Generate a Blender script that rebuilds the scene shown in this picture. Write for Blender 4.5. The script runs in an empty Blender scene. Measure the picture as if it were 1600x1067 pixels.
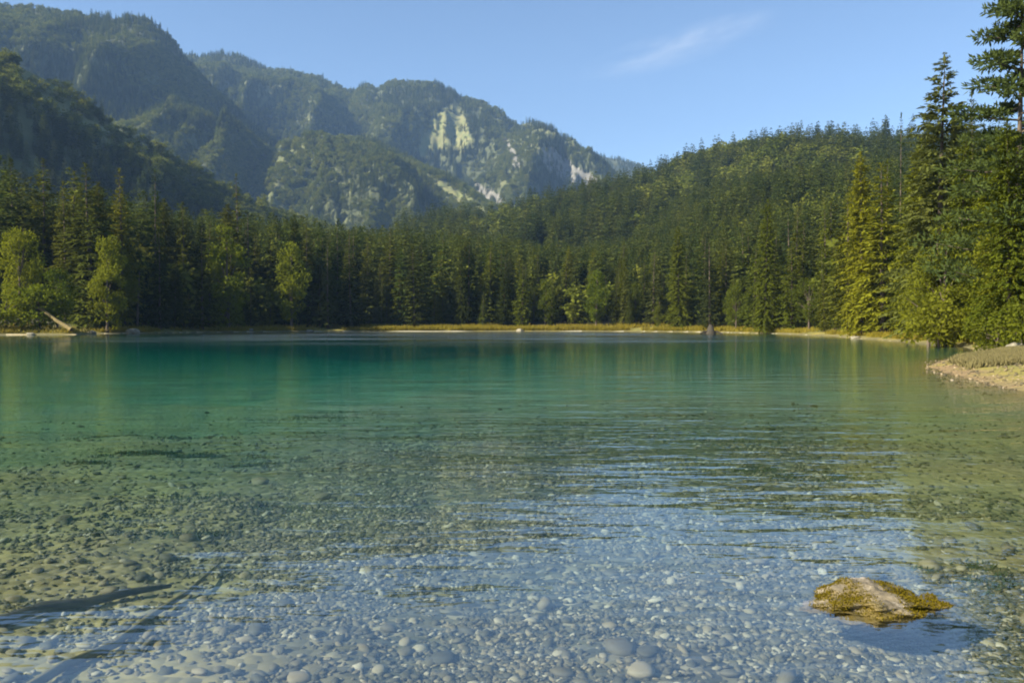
import bpy, bmesh, math, random
import numpy as np
from mathutils import Vector, Matrix

R = math.radians
scene = bpy.context.scene
col = scene.collection
rng = np.random.default_rng(7)
random.seed(7)

# ------------------------------------------------------------------ camera, sky, sun, exposure
EYE = 1.8            # camera height above the lake
FPX = 1256.0         # focal length in photo pixels (1600 wide)
PITCH = R(1.163)
cam = bpy.data.cameras.new('camera')
cam.sensor_width = 36.0
cam.lens = FPX / 1600.0 * 36.0
cam.clip_start = 0.1
cam.clip_end = 20000
camo = bpy.data.objects.new('camera', cam)
camo.location = (0, 0, EYE)
camo.rotation_euler = (R(90) - PITCH, 0, 0)
col.objects.link(camo)
scene.camera = camo

SUN_EL = R(33.0)
SUN_AZ = R(-26.0)     # degrees ahead of due left
SV = Vector((-math.cos(SUN_EL) * math.cos(SUN_AZ), math.cos(SUN_EL) * math.sin(SUN_AZ), math.sin(SUN_EL)))
world = bpy.data.worlds.new('World')
scene.world = world
world.use_nodes = True
wn, wl = world.node_tree.nodes, world.node_tree.links
wn.clear()
sky = wn.new('ShaderNodeTexSky')
sky.sky_type = 'NISHITA'
sky.sun_disc = False
sky.sun_elevation = SUN_EL
sky.sun_rotation = math.atan2(SV.x, SV.y)
sky.altitude = 900
sky.air_density = 1.0
sky.dust_density = 0.15
sky.ozone_density = 2.5
bg = wn.new('ShaderNodeBackground')
bg.inputs['Strength'].default_value = 0.057
wo = wn.new('ShaderNodeOutputWorld')
wl.new(sky.outputs[0], bg.inputs['Color'])
wl.new(bg.outputs[0], wo.inputs['Surface'])

sun = bpy.data.lights.new('sun', 'SUN')
sun.energy = 5.0
sun.angle = R(0.5)
sun.color = (1.0, 0.89, 0.70)
suno = bpy.data.objects.new('sun', sun)
suno.rotation_euler = SV.to_track_quat('Z', 'Y').to_euler()
suno.location = (-60, 10, 80)
col.objects.link(suno)

scene.view_settings.view_transform = 'Standard'
scene.view_settings.look = 'None'
scene.view_settings.gamma = 1.0
scene.view_settings.use_curve_mapping = False
scene.view_settings.exposure = 1.68
scene.render.engine = 'CYCLES'
cy = scene.cycles
cy.use_denoising = True
cy.max_bounces = 8
cy.diffuse_bounces = 1
cy.glossy_bounces = 3
cy.transmission_bounces = 3
cy.transparent_max_bounces = 16
cy.volume_bounces = 0
cy.sample_clamp_indirect = 6.0
cy.filter_width = 1.9

# ------------------------------------------------------------------ helpers
cp, sp_ = math.cos(PITCH), math.sin(PITCH)

def at(px, py, Y):
    """World point seen at photo pixel (px, py) at distance Y ahead."""
    u = (px - 800.0) / FPX
    v = (533.5 - py) / FPX
    dy = cp + sp_ * v
    dz = -sp_ + cp * v
    return np.array((u * Y / dy, Y, EYE + dz * Y / dy))

def on_plane(px, py, z):
    u = (px - 800.0) / FPX
    v = (533.5 - py) / FPX
    dy = cp + sp_ * v
    dz = -sp_ + cp * v
    t = (z - EYE) / dz
    return np.array((u * t, dy * t, z))

def _h(xi, yi, seed):
    n = (xi.astype(np.int64) * 374761393 + yi.astype(np.int64) * 668265263 + seed * 974711) & 0xffffffff
    n = ((n ^ (n >> 13)) * 1274126177) & 0xffffffff
    n = n ^ (n >> 16)
    return (n & 0xffffff) / float(0xffffff)

def vnoise(x, y, seed=0):
    x = np.asarray(x, float); y = np.asarray(y, float)
    xi, yi = np.floor(x), np.floor(y)
    fx, fy = x - xi, y - yi
    fx = fx * fx * fx * (fx * (fx * 6 - 15) + 10)
    fy = fy * fy * fy * (fy * (fy * 6 - 15) + 10)
    a, b = _h(xi, yi, seed), _h(xi + 1, yi, seed)
    c, d = _h(xi, yi + 1, seed), _h(xi + 1, yi + 1, seed)
    return (a + (b - a) * fx) * (1 - fy) + (c + (d - c) * fx) * fy

def fbm(x, y, seed=0, octv=4, gain=0.5):
    s = 0; a = 1.0; t = 0
    for i in range(octv):
        s = s + a * (vnoise(np.asarray(x) * 2 ** i + 17.3 * i, np.asarray(y) * 2 ** i - 9.1 * i, seed + i) * 2 - 1)
        t += a; a *= gain
    return s / t

def ridged(x, y, seed=0, octv=4):
    s = 0; a = 1.0; t = 0
    for i in range(octv):
        s = s + a * (1 - 2 * np.abs(vnoise(np.asarray(x) * 2 ** i + 31.7 * i, np.asarray(y) * 2 ** i + 11.9 * i, seed + i) * 2 - 1))
        t += a; a *= 0.5
    return s / t

def sstep(a, b, x):
    t = np.clip((np.asarray(x, float) - a) / (b - a), 0, 1)
    return t * t * (3 - 2 * t)

def mesh_np(name, V, F, mat=None, smooth=False):
    """V (n,3) array; F (m,k) int array of equal-size faces."""
    me = bpy.data.meshes.new(name)
    V = np.asarray(V, np.float32); F = np.asarray(F, np.int32)
    m, k = F.shape
    me.vertices.add(len(V)); me.vertices.foreach_set('co', V.ravel())
    me.loops.add(m * k); me.loops.foreach_set('vertex_index', F.ravel())
    me.polygons.add(m); me.polygons.foreach_set('loop_start', np.arange(0, m * k, k, dtype=np.int32))
    me.polygons.foreach_set('use_smooth', np.full(m, smooth))
    me.update(calc_edges=True)
    if mat: me.materials.append(mat)
    return me

def link(name, me, parent=None, **props):
    o = bpy.data.objects.new(name, me)
    col.objects.link(o)
    if parent is not None: o.parent = parent
    for k, v in props.items(): o[k] = v
    return o

def tag(o, label=None, cat=None, group=None, kind=None):
    if label: o['label'] = label
    if cat: o['category'] = cat
    if group: o['group'] = group
    if kind: o['kind'] = kind
    return o

def attr(me, name, vals):
    a = me.attributes.new(name, 'FLOAT', 'POINT')
    a.data.foreach_set('value', np.asarray(vals, np.float32))

# ------------------------------------------------------------------ materials
def new_mat(name):
    m = bpy.data.materials.new(name); m.use_nodes = True
    n, l = m.node_tree.nodes, m.node_tree.links
    n.clear()
    out = n.new('ShaderNodeOutputMaterial')
    return m, n, l, out

def ramp(n, stops):
    r = n.new('ShaderNodeValToRGB')
    e = r.color_ramp.elements
    e[0].position, e[0].color = stops[0][0], (*stops[0][1], 1)
    e[1].position, e[1].color = stops[-1][0], (*stops[-1][1], 1)
    for p, c in stops[1:-1]:
        x = e.new(p); x.color = (*c, 1)
    return r

def math_n(n, l, op, a, b=None, clamp=False):
    m = n.new('ShaderNodeMath'); m.operation = op; m.use_clamp = clamp
    for i, v in ((0, a), (1, b)):
        if v is None: continue
        if isinstance(v, (int, float)): m.inputs[i].default_value = v
        else: l.new(v, m.inputs[i])
    return m.outputs[0]

def mixc(n, l, fac, a, b, mode='MIX'):
    m = n.new('ShaderNodeMix'); m.data_type = 'RGBA'; m.blend_type = mode
    if isinstance(fac, (int, float)): m.inputs[0].default_value = fac
    else: l.new(fac, m.inputs[0])
    for i, v in ((6, a), (7, b)):
        if isinstance(v, tuple): m.inputs[i].default_value = (*v, 1)
        else: l.new(v, m.inputs[i])
    return m.outputs[2]

def noise(n, l, scale, detail=3, rough=0.55, vec=None):
    t = n.new('ShaderNodeTexNoise')
    t.inputs['Scale'].default_value = scale
    t.inputs['Detail'].default_value = detail
    t.inputs['Roughness'].default_value = rough
    if vec is not None: l.new(vec, t.inputs['Vector'])
    return t.outputs['Fac']

def obj_vec(n, l, scale=None):
    tc = n.new('ShaderNodeTexCoord')
    if scale is None: return tc.outputs['Object']
    mp = n.new('ShaderNodeMapping'); mp.inputs['Scale'].default_value = scale
    l.new(tc.outputs['Object'], mp.inputs['Vector'])
    return mp.outputs['Vector']

def leaf_mat(name, dark, mid, light, trans=0.3):
    """Foliage: colour varies from tree to tree and from spray to spray."""
    m, n, l, out = new_mat(name)
    oi = n.new('ShaderNodeObjectInfo')
    v = obj_vec(n, l)
    big = noise(n, l, 0.5, 2, 0.5, v)
    s = math_n(n, l, 'ADD', math_n(n, l, 'MULTIPLY', oi.outputs['Random'], 0.75), math_n(n, l, 'MULTIPLY', big, 0.40))
    r = ramp(n, [(0.1, dark), (0.5, mid), (0.95, light)])
    l.new(s, r.inputs[0])
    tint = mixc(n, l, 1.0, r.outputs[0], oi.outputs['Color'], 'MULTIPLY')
    d = n.new('ShaderNodeBsdfDiffuse'); t = n.new('ShaderNodeBsdfTranslucent')
    l.new(tint, d.inputs['Color']); l.new(tint, t.inputs['Color'])
    mx = n.new('ShaderNodeMixShader'); mx.inputs[0].default_value = trans
    l.new(d.outputs[0], mx.inputs[1]); l.new(t.outputs[0], mx.inputs[2])
    l.new(mx.outputs[0], out.inputs['Surface'])
    return m

M = {}
M['spruce'] = leaf_mat('spruce_needles', (0.028, 0.040, 0.010), (0.062, 0.074, 0.012), (0.104, 0.108, 0.014))
M['fir'] = leaf_mat('fir_needles', (0.028, 0.045, 0.016), (0.052, 0.068, 0.018), (0.085, 0.092, 0.02))
M['leaf'] = leaf_mat('broad_leaves', (0.055, 0.078, 0.010), (0.092, 0.110, 0.012), (0.130, 0.140, 0.014), 0.45)
M['farleaf'] = leaf_mat('far_leaves', (0.065, 0.088, 0.014), (0.105, 0.125, 0.018), (0.15, 0.16, 0.028), 0.35)

M['farspruce'] = leaf_mat('far_needles', (0.032, 0.050, 0.014), (0.062, 0.084, 0.016), (0.10, 0.115, 0.02))

def simple_mat(name, c1, c2, scale, rough=0.9, bump=0.0, stretch=None, c3=None):
    m, n, l, out = new_mat(name)
    v = obj_vec(n, l, stretch)
    f = noise(n, l, scale, 5, 0.65, v)
    r = ramp(n, [(0.32, c1), (0.68, c2)] if c3 is None else [(0.3, c1), (0.5, c2), (0.7, c3)])
    l.new(f, r.inputs[0])
    b = n.new('ShaderNodeBsdfPrincipled')
    b.inputs['Roughness'].default_value = rough
    l.new(r.outputs[0], b.inputs['Base Color'])
    if bump:
        bp = n.new('ShaderNodeBump'); bp.inputs['Strength'].default_value = 0.8
        bp.inputs['Distance'].default_value = bump
        l.new(f, bp.inputs['Height']); l.new(bp.outputs[0], b.inputs['Normal'])
    l.new(b.outputs[0], out.inputs['Surface'])
    return m
M['bark'] = simple_mat('bark', (0.035, 0.025, 0.018), (0.11, 0.085, 0.06), 3.0, bump=0.03, stretch=(1, 1, 0.25))
M['log_pale'] = simple_mat('weathered_log', (0.07, 0.055, 0.018), (0.165, 0.125, 0.04), 2.0, bump=0.02)
M['log_dark'] = simple_mat('soaked_wood', (0.012, 0.011, 0.008), (0.045, 0.036, 0.022), 6.0, bump=0.01)
M['rock_grey'] = simple_mat('shore_rock', (0.08, 0.075, 0.05), (0.24, 0.22, 0.16), 2.5, bump=0.05)
M['weed'] = simple_mat('waterweed', (0.018, 0.028, 0.012), (0.05, 0.062, 0.022), 1.5)
M['moss'] = leaf_mat('moss_tufts', (0.045, 0.040, 0.007), (0.11, 0.088, 0.009), (0.19, 0.145, 0.012), 0.3)
M['grass'] = leaf_mat('shore_grass', (0.07, 0.085, 0.012), (0.17, 0.155, 0.018), (0.30, 0.235, 0.04), 0.45)

M['sedge'] = leaf_mat('spit_sedge', (0.07, 0.075, 0.03), (0.13, 0.125, 0.05), (0.20, 0.17, 0.08), 0.3)

# pebbles: a colour of its own for every stone
def pebble_mat():
    m, n, l, out = new_mat('lake_stone')
    oi = n.new('ShaderNodeObjectInfo')
    r = ramp(n, [(0.0, (0.022, 0.018, 0.012)), (0.35, (0.055, 0.044, 0.027)), (0.62, (0.13, 0.098, 0.055)), (0.84, (0.27, 0.20, 0.115)),
                 (0.92, (0.36, 0.29, 0.19)), (1.0, (0.55, 0.46, 0.34))])
    l.new(oi.outputs['Random'], r.inputs[0])
    f = noise(n, l, 9.0, 4, 0.6, obj_vec(n, l))
    c = mixc(n, l, math_n(n, l, 'MULTIPLY', f, 0.75), r.outputs[0], (0.095, 0.08, 0.03))
    b = n.new('ShaderNodeBsdfPrincipled'); b.inputs['Roughness'].default_value = 0.75
    l.new(c, b.inputs['Base Color'])
    l.new(b.outputs[0], out.inputs['Surface'])
    return m
M['pebble'] = pebble_mat()

def bed_mat():
    m, n, l, out = new_mat('lake_bed_gravel')
    v = obj_vec(n, l)
    vo = n.new('ShaderNodeTexVoronoi'); vo.inputs['Scale'].default_value = 9.0
    l.new(v, vo.inputs['Vector'])
    sep = n.new('ShaderNodeSeparateColor'); l.new(vo.outputs['Color'], sep.inputs[0])
    r = ramp(n, [(0.0, (0.025, 0.021, 0.012)), (0.4, (0.07, 0.056, 0.03)), (0.75, (0.14, 0.11, 0.058)), (1.0, (0.34, 0.27, 0.16))])
    l.new(sep.outputs[0], r.inputs[0])
    patch = noise(n, l, 0.45, 5, 0.62, obj_vec(n, l, (0.8, 1.6, 1)))
    pr = ramp(n, [(0.42, (0, 0, 0)), (0.62, (1, 1, 1))]); l.new(patch, pr.inputs[0])
    algae = mixc(n, l, math_n(n, l, 'MULTIPLY', pr.outputs[0], 0.62), r.outputs[0], (0.055, 0.06, 0.028))
    # ochre silt towards the sheltered right and left shallows
    si = n.new('ShaderNodeAttribute'); si.attribute_name = 'silt'
    sa = n.new('ShaderNodeAttribute'); sa.attribute_name = 'sand'
    algae = mixc(n, l, math_n(n, l, 'MULTIPLY', sa.outputs['Fac'], math_n(n, l, 'ADD', math_n(n, l, 'MULTIPLY', patch, 1.2), 0.1, clamp=True)), algae, (0.40, 0.38, 0.27))
    c = mixc(n, l, si.outputs['Fac'], algae, (0.34, 0.26, 0.10))
    b = n.new('ShaderNodeBsdfPrincipled'); b.inputs['Roughness'].default_value = 0.95
    l.new(c, b.inputs['Base Color'])
    bp = n.new('ShaderNodeBump'); bp.inputs['Distance'].default_value = 0.03
    l.new(vo.outputs['Distance'], bp.inputs['Height']); bp.invert = True
    l.new(bp.outputs[0], b.inputs['Normal'])
    l.new(b.outputs[0], out.inputs['Surface'])
    return m
M['bed'] = bed_mat()

def ground_mat():
    m, n, l, out = new_mat('shore_ground')
    v = obj_vec(n, l)
    sd = n.new('ShaderNodeAttribute'); sd.attribute_name = 'sd'
    sp = n.new('ShaderNodeAttribute'); sp.attribute_name = 'spit'
    f = noise(n, l, 0.35, 4, 0.6, v)
    f2 = noise(n, l, 3.0, 4, 0.6, v)
    gravel = ramp(n, [(0.3, (0.08, 0.078, 0.03)), (0.7, (0.17, 0.145, 0.06))]); l.new(f2, gravel.inputs[0])
    red = ramp(n, [(0.3, (0.14, 0.095, 0.04)), (0.7, (0.27, 0.18, 0.08))]); l.new(f2, red.inputs[0])
    gr = mixc(n, l, sp.outputs['Fac'], gravel.outputs[0], red.outputs[0])
    grass = ramp(n, [(0.3, (0.10, 0.105, 0.018)), (0.5, (0.17, 0.155, 0.025)), (0.7, (0.26, 0.20, 0.04))]); l.new(f, grass.inputs[0])
    forest = ramp(n, [(0.3, (0.028, 0.03, 0.012)), (0.7, (0.06, 0.055, 0.022))]); l.new(f, forest.inputs[0])
    s = math_n(n, l, 'ADD', sd.outputs['Fac'], math_n(n, l, 'MULTIPLY', math_n(n, l, 'SUBTRACT', f, 0.5), 6.0))
    a = n.new('ShaderNodeMapRange'); a.inputs[1].default_value = 0.2; a.inputs[2].default_value = 1.4; l.new(s, a.inputs[0])
    c1 = mixc(n, l, a.outputs[0], gr, grass.outputs[0])
    a2 = n.new('ShaderNodeMapRange'); a2.inputs[1].default_value = 8.0; a2.inputs[2].default_value = 14.0; l.new(s, a2.inputs[0])
    c2 = mixc(n, l, a2.outputs[0], c1, forest.outputs[0])
    b = n.new('ShaderNodeBsdfPrincipled'); b.inputs['Roughness'].default_value = 0.95
    l.new(c2, b.inputs['Base Color'])
    bp = n.new('ShaderNodeBump'); bp.inputs['Distance'].default_value = 0.2
    l.new(f2, bp.inputs['Height']); l.new(bp.outputs[0], b.inputs['Normal'])
    l.new(b.outputs[0], out.inputs['Surface'])
    return m
M['ground'] = ground_mat()

def mountain_mat():
    m, n, l, out = new_mat('mountain_ground')
    v = obj_vec(n, l)
    f = noise(n, l, 0.02, 6, 0.6, v)
    forest = ramp(n, [(0.3, (0.03, 0.04, 0.016)), (0.7, (0.07, 0.08, 0.03))]); l.new(f, forest.inputs[0])
    pa = n.new('ShaderNodeAttribute'); pa.attribute_name = 'meadow_and_sun'
    ra = n.new('ShaderNodeAttribute'); ra.attribute_name = 'scree'
    mead = ramp(n, [(0.35, (0.09, 0.11, 0.035)), (0.65, (0.155, 0.15, 0.06))]); l.new(noise(n, l, 0.05, 4, 0.6, v), mead.inputs[0])
    rock = ramp(n, [(0.35, (0.085, 0.085, 0.075)), (0.65, (0.18, 0.175, 0.155))]); l.new(noise(n, l, 0.06, 5, 0.7, v), rock.inputs[0])
    c = mixc(n, l, pa.outputs['Fac'], forest.outputs[0], mead.outputs[0])
    c = mixc(n, l, ra.outputs['Fac'], c, rock.outputs[0])
    b = n.new('ShaderNodeBsdfPrincipled'); b.inputs['Roughness'].default_value = 0.95
    l.new(c, b.inputs['Base Color'])
    l.new(b.outputs[0], out.inputs['Surface'])
    return m
M['mountain'] = mountain_mat()

def water_mat():
    m, n, l, out = new_mat('lake_water')
    v = obj_vec(n, l)
    # ripples: short crests running across the view, slower swell, and a wind-ruffled band far out
    w1 = noise(n, l, 1.0, 3, 0.5, obj_vec(n, l, (1.3, 3.2, 1)))
    w2 = noise(n, l, 1.0, 2, 0.5, obj_vec(n, l, (0.28, 0.75, 1)))
    w3 = noise(n, l, 1.0, 2, 0.5, obj_vec(n, l, (5.0, 8.0, 1)))
    hgt = math_n(n, l, 'ADD', math_n(n, l, 'MULTIPLY', w1, 0.016), math_n(n, l, 'MULTIPLY', w2, 0.042))
    hgt = math_n(n, l, 'ADD', hgt, math_n(n, l, 'MULTIPLY', w3, 0.0022))
    geo = n.new('ShaderNodeNewGeometry')
    sx = n.new('ShaderNodeSeparateXYZ'); l.new(geo.outputs['Position'], sx.inputs[0])
    calm = noise(n, l, 1.0, 2, 0.5, obj_vec(n, l, (0.02, 0.05, 1)))
    amp = n.new('ShaderNodeMapRange'); amp.inputs[1].default_value = 0.35; amp.inputs[2].default_value = 0.65
    amp.inputs[3].default_value = 0.5; amp.inputs[4].default_value = 1.0
    l.new(calm, amp.inputs[0])
    # the breeze reaches the open middle of the lake, not the lee of the right and left banks
    xr = n.new('ShaderNodeMapRange'); xr.inputs[1].default_value = 60; xr.inputs[2].default_value = 25
    l.new(sx.outputs['X'], xr.inputs[0])
    yy = n.new('ShaderNodeMapRange'); yy.inputs[1].default_value = 48; yy.inputs[2].default_value = 95
    l.new(sx.outputs['Y'], yy.inputs[0])
    xl = n.new('ShaderNodeMapRange'); xl.inputs[1].default_value = -85; xl.inputs[2].default_value = -35
    l.new(sx.outputs['X'], xl.inputs[0])
    wind = math_n(n, l, 'MULTIPLY', math_n(n, l, 'MULTIPLY', xr.outputs[0], xl.outputs[0]), yy.outputs[0])
    lee = n.new('ShaderNodeMapRange'); lee.inputs[1].default_value = 28; lee.inputs[2].default_value = 58
    lee.inputs[3].default_value = 1.0; lee.inputs[4].default_value = 0.26
    l.new(sx.outputs['Y'], lee.inputs[0])
    # a light breeze wrinkles the water right of the middle
    bz = n.new('ShaderNodeMapRange'); bz.inputs[1].default_value = -4; bz.inputs[2].default_value = 6; bz.inputs[3].default_value = 0.9; bz.inputs[4].default_value = 1.7
    l.new(sx.outputs['X'], bz.inputs[0])
    ampf = math_n(n, l, 'MULTIPLY', math_n(n, l, 'MULTIPLY', amp.outputs[0], lee.outputs[0]), bz.outputs[0])
    gust = n.new('ShaderNodeMapRange'); gust.inputs[1].default_value = 0.28; gust.inputs[2].default_value = 0.60
    l.new(noise(n, l, 1.0, 4, 0.6, obj_vec(n, l, (0.03, 0.09, 1))), gust.inputs[0])
    wind = math_n(n, l, 'MULTIPLY', wind, gust.outputs[0])
    bp = n.new('ShaderNodeBump'); bp.inputs['Strength'].default_value = 1.0
    bp.inputs['Distance'].default_value = 1.0
    l.new(math_n(n, l, 'MULTIPLY', hgt, ampf), bp.inputs['Height'])
    # Schlick reflectance, the same from above and below the surface
    dt = n.new('ShaderNodeVectorMath'); dt.operation = 'DOT_PRODUCT'
    l.new(bp.outputs[0], dt.inputs[0]); l.new(geo.outputs['Incoming'], dt.inputs[1])
    cs = math_n(n, l, 'SUBTRACT', 1.0, math_n(n, l, 'ABSOLUTE', dt.outputs['Value']), clamp=True)
    fac = math_n(n, l, 'ADD', math_n(n, l, 'MULTIPLY', math_n(n, l, 'POWER', cs, 5.0), 0.76), 0.24, clamp=True)
    g = n.new('ShaderNodeBsdfGlossy')
    l.new(math_n(n, l, 'ADD', math_n(n, l, 'MULTIPLY', wind, 0.18), 0.015), g.inputs['Roughness'])
    l.new(bp.outputs[0], g.inputs['Normal'])
    t = n.new('ShaderNodeBsdfTransparent')
    mx = n.new('ShaderNodeMixShader')
    l.new(fac, mx.inputs[0]); l.new(t.outputs[0], mx.inputs[1]); l.new(g.outputs[0], mx.inputs[2])
    l.new(mx.outputs[0], out.inputs['Surface'])
    # the water body: absorbs red first, scatters teal
    ab = n.new('ShaderNodeVolumeAbsorption'); ab.inputs['Color'].default_value = (0.05, 0.85, 0.85, 1); ab.inputs['Density'].default_value = 0.24
    sc = n.new('ShaderNodeVolumeScatter'); sc.inputs['Color'].default_value = (0.03, 0.60, 0.60, 1); sc.inputs['Density'].default_value = 0.028
    ad = n.new('ShaderNodeAddShader'); l.new(ab.outputs[0], ad.inputs[0]); l.new(sc.outputs[0], ad.inputs[1])
    l.new(ad.outputs[0], out.inputs['Volume'])
    return m
M['water'] = water_mat()

# ------------------------------------------------------------------ the lake outline and the ground
def W(px, Y):  # point on the waterline at bearing px, distance Y
    return ((px - 800.0) / FPX * Y, Y)

SHORE = np.array([
    (-27, -2), (-27, 12), (-34, 30), (-62, 62), (-96, 100), (-108, 128), W(-20, 146), W(40, 149), W(125, 151),
    W(150, 168), W(230, 178), W(300, 196), W(420, 214), W(560, 226), W(700, 229), W(850, 231), W(1000, 222), W(1100, 205), W(1160, 184),
    W(1230, 160), W(1300, 132), W(1345, 108), W(1400, 90), W(1455, 76), W(1500, 65), W(1540, 55), W(1530, 47), W(1470, 40),
    W(1452, 35), W(1468, 31), W(1520, 26.5), W(1580, 23), W(1640, 20.5), (14.6, 17), (13.2, 13), (12.0, 8), (11.0, 3), (9, -2), (0, -3.2), (-14, -2.6)])

def in_poly(x, y, P):
    x = np.asarray(x, float); y = np.asarray(y, float)
    ins = np.zeros(x.shape, bool)
    n = len(P)
    for i in range(n):
        x1, y1 = P[i]; x2, y2 = P[(i + 1) % n]
        c = ((y1 > y) != (y2 > y))
        if y1 == y2: continue
        ins ^= c & (x < (x2 - x1) * (y - y1) / (y2 - y1) + x1)
    return ins

def seg_dist(x, y, P, closed=True):
    d = np.full(np.shape(x), 1e9)
    n = len(P)
    for i in range(n if closed else n - 1):
        x1, y1 = P[i]; x2, y2 = P[(i + 1) % n]
        dx, dy = x2 - x1, y2 - y1
        t = np.clip(((x - x1) * dx + (y - y1) * dy) / (dx * dx + dy * dy + 1e-9), 0, 1)
        d = np.minimum(d, (x - x1 - t * dx) ** 2 + (y - y1 - t * dy) ** 2)
    return np.sqrt(d)

def shore_sd(x, y):
    """Signed distance to the waterline: negative in the lake, with small bays added."""
    x = np.asarray(x, float); y = np.asarray(y, float)
    d = seg_dist(x, y, SHORE)
    d = np.where(in_poly(x, y, SHORE), -d, d)
    r = np.hypot(x, y)
    far = sstep(30, 90, r)
    return d + far * 1.6 * fbm(x / 14, y / 14, 5, 3) + (1 - far) * 0.35 * fbm(x / 3, y / 3, 6, 3)

SPIT_C = np.array(W(1560, 38))
def hgt(x, y):
    x = np.asarray(x, float); y = np.asarray(y, float)
    sd = shore_sd(x, y)
    ins = -np.minimum(sd, 0)
    dep = np.interp(ins, [0, 2.5, 5, 14, 19, 28, 38, 46, 60, 90], [0, 0.16, 0.25, 0.38, 0.48, 0.66, 1.0, 2.4, 5.0, 8.0])
    near = 1 - sstep(25, 60, np.hypot(x, y))
    dep = dep * (1 + 0.28 * near * fbm(x / 2.2, y / 2.2, 21, 4)) + near * 0.03 * fbm(x / 0.5, y / 0.5, 25, 2) * sstep(0.1, 1, ins)
    out = np.maximum(sd, 0)
    spit = np.exp(-((x - SPIT_C[0]) ** 2 + (y - SPIT_C[1]) ** 2) / (2 * 16.0 ** 2))
    land = np.interp(out, [0, 1.2, 4, 12, 40, 150, 400, 900, 4000], [0, 0.30, 0.75, 1.6, 4.5, 17, 42, 75, 90])
    flat = np.interp(out, [0, 1.2, 4, 10, 40, 150, 400], [0, 0.22, 0.40, 0.55, 3.0, 17, 42])
    land = land * (1 - spit) + flat * spit
    land = land * np.where(y < 0, 0.4, 1.0)
    # the east bank climbs faster
    east = sstep(40, 140, x) * sstep(40, 120, y)
    land = land + east * np.interp(out, [0, 6, 40, 200, 900], [0, 0, 3.0, 34, 60])
    land = land + sstep(2, 30, out) * 1.2 * fbm(x / 25, y / 25, 31, 3)
    return np.where(sd < 0, -dep, land)

def hz(x, y): return float(hgt(np.array([x]), np.array([y]))[0])

def build_ground():
    rr = np.concatenate([np.linspace(0.6, 4, 6), np.geomspace(4.2, 40, 150), np.geomspace(41, 260, 150), np.geomspace(268, 3900, 50)])
    aa = np.concatenate([np.linspace(-40, 40, 380), np.linspace(42, 318, 110)])
    aa = np.radians(aa)
    na, nr = len(aa), len(rr)
    A, RR = np.meshgrid(aa, rr)
    X, Y = (np.sin(A) * RR).ravel(), (np.cos(A) * RR).ravel()
    X = np.append(X, 0); Y = np.append(Y, 0)
    Z = hgt(X, Y)
    sd = shore_sd(X, Y)
    V = np.stack([X, Y, Z], 1)
    idx = np.arange(nr * na).reshape(nr, na)
    i2 = np.roll(idx, -1, axis=1)
    F = np.stack([idx[:-1], idx[1:], i2[1:], i2[:-1]], -1).reshape(-1, 4)
    c = nr * na
    cap = np.stack([np.full(na, c), idx[0], i2[0], i2[0]], -1)
    F4 = F[:, ::-1]
    wet = (sd[F4].mean(1) < -0.15)
    for name, sel, mat in (('lake_bed', wet, M['bed']), ('ground', ~wet, M['ground'])):
        f = F4[sel]
        used, inv = np.unique(f, return_inverse=True)
        me = mesh_np(name, V[used], inv.reshape(-1, 4), mat, True)
        if name == 'lake_bed':      # close the small hole under the camera with triangles
            bm = bmesh.new(); bm.from_mesh(me); vl = list(bm.verts)
            pos = {int(u): k for k, u in enumerate(used)}
            cv = bm.verts.new(V[c])
            for a, b in zip(idx[0], i2[0]):
                try: fc = bm.faces.new((cv, vl[pos[int(b)]], vl[pos[int(a)]])); fc.smooth = True
                except (KeyError, ValueError): pass
            bm.to_mesh(me); bm.free()
            xs = np.array([v.co[:] for v in me.vertices])
            silt = np.clip(sstep(-9, -13, xs[:, 0] - 0.0 * xs[:, 1]) * 0.0 + sstep(0.34, 0.52, xs[:, 0] / np.maximum(xs[:, 1], 1)) * sstep(5, 8, xs[:, 1]) * 0.85
                           + sstep(-0.12, -0.45, xs[:, 0] / np.maximum(xs[:, 1], 1)) * 0.75, 0, 0.9)
            silt = silt * (0.75 + 0.5 * fbm(xs[:, 0] / 1.5, xs[:, 1] / 1.5, 77, 3))
            attr(me, 'silt', np.clip(silt, 0, 1))
            attr(me, 'sand', sstep(14, 26, np.hypot(xs[:, 0], xs[:, 1])))
        else:
            attr(me, 'sd', sd[used])
            u = V[used]
            attr(me, 'spit', np.exp(-((u[:, 0] - SPIT_C[0]) ** 2 + (u[:, 1] - SPIT_C[1] + 6) ** 2) / (2 * 11.0 ** 2)))
        o = link(name, me)
        tag(o, kind='structure')
    return
build_ground()
bed_o = bpy.data.objects['lake_bed']
tag(bed_o, 'pale gravel lake bed showing through the clear shallows')
tag(bpy.data.objects['ground'], 'shore and forest floor around the lake')

# water body: a closed box whose sides and bottom lie under the ground
def build_water():
    x0, x1, y0, y1, zb = -190, 190, -30, 262, -12.0
    V = [(x0, y0, 0), (x1, y0, 0), (x1, y1, 0), (x0, y1, 0), (x0, y0, zb), (x1, y0, zb), (x1, y1, zb), (x0, y1, zb)]
    F = [(0, 1, 2, 3), (7, 6, 5, 4), (0, 4, 5, 1), (1, 5, 6, 2), (2, 6, 7, 3), (3, 7, 4, 0)]
    o = link('lake_water', mesh_np('lake_water', V, F, M['water']))
    tag(o, 'clear teal lake water with small ripples', kind='structure')
build_water()

# ------------------------------------------------------------------ mountains and hills
def pix(P):
    """Photo pixel of world points (to lay clearings and painted sun on the slopes)."""
    d = P - np.array((0, 0, EYE))
    f = d[:, 1] * cp - d[:, 2] * sp_
    u = d[:, 2] * cp + d[:, 1] * sp_
    return 800 + FPX * d[:, 0] / f, 533.5 - FPX * u / f

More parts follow.
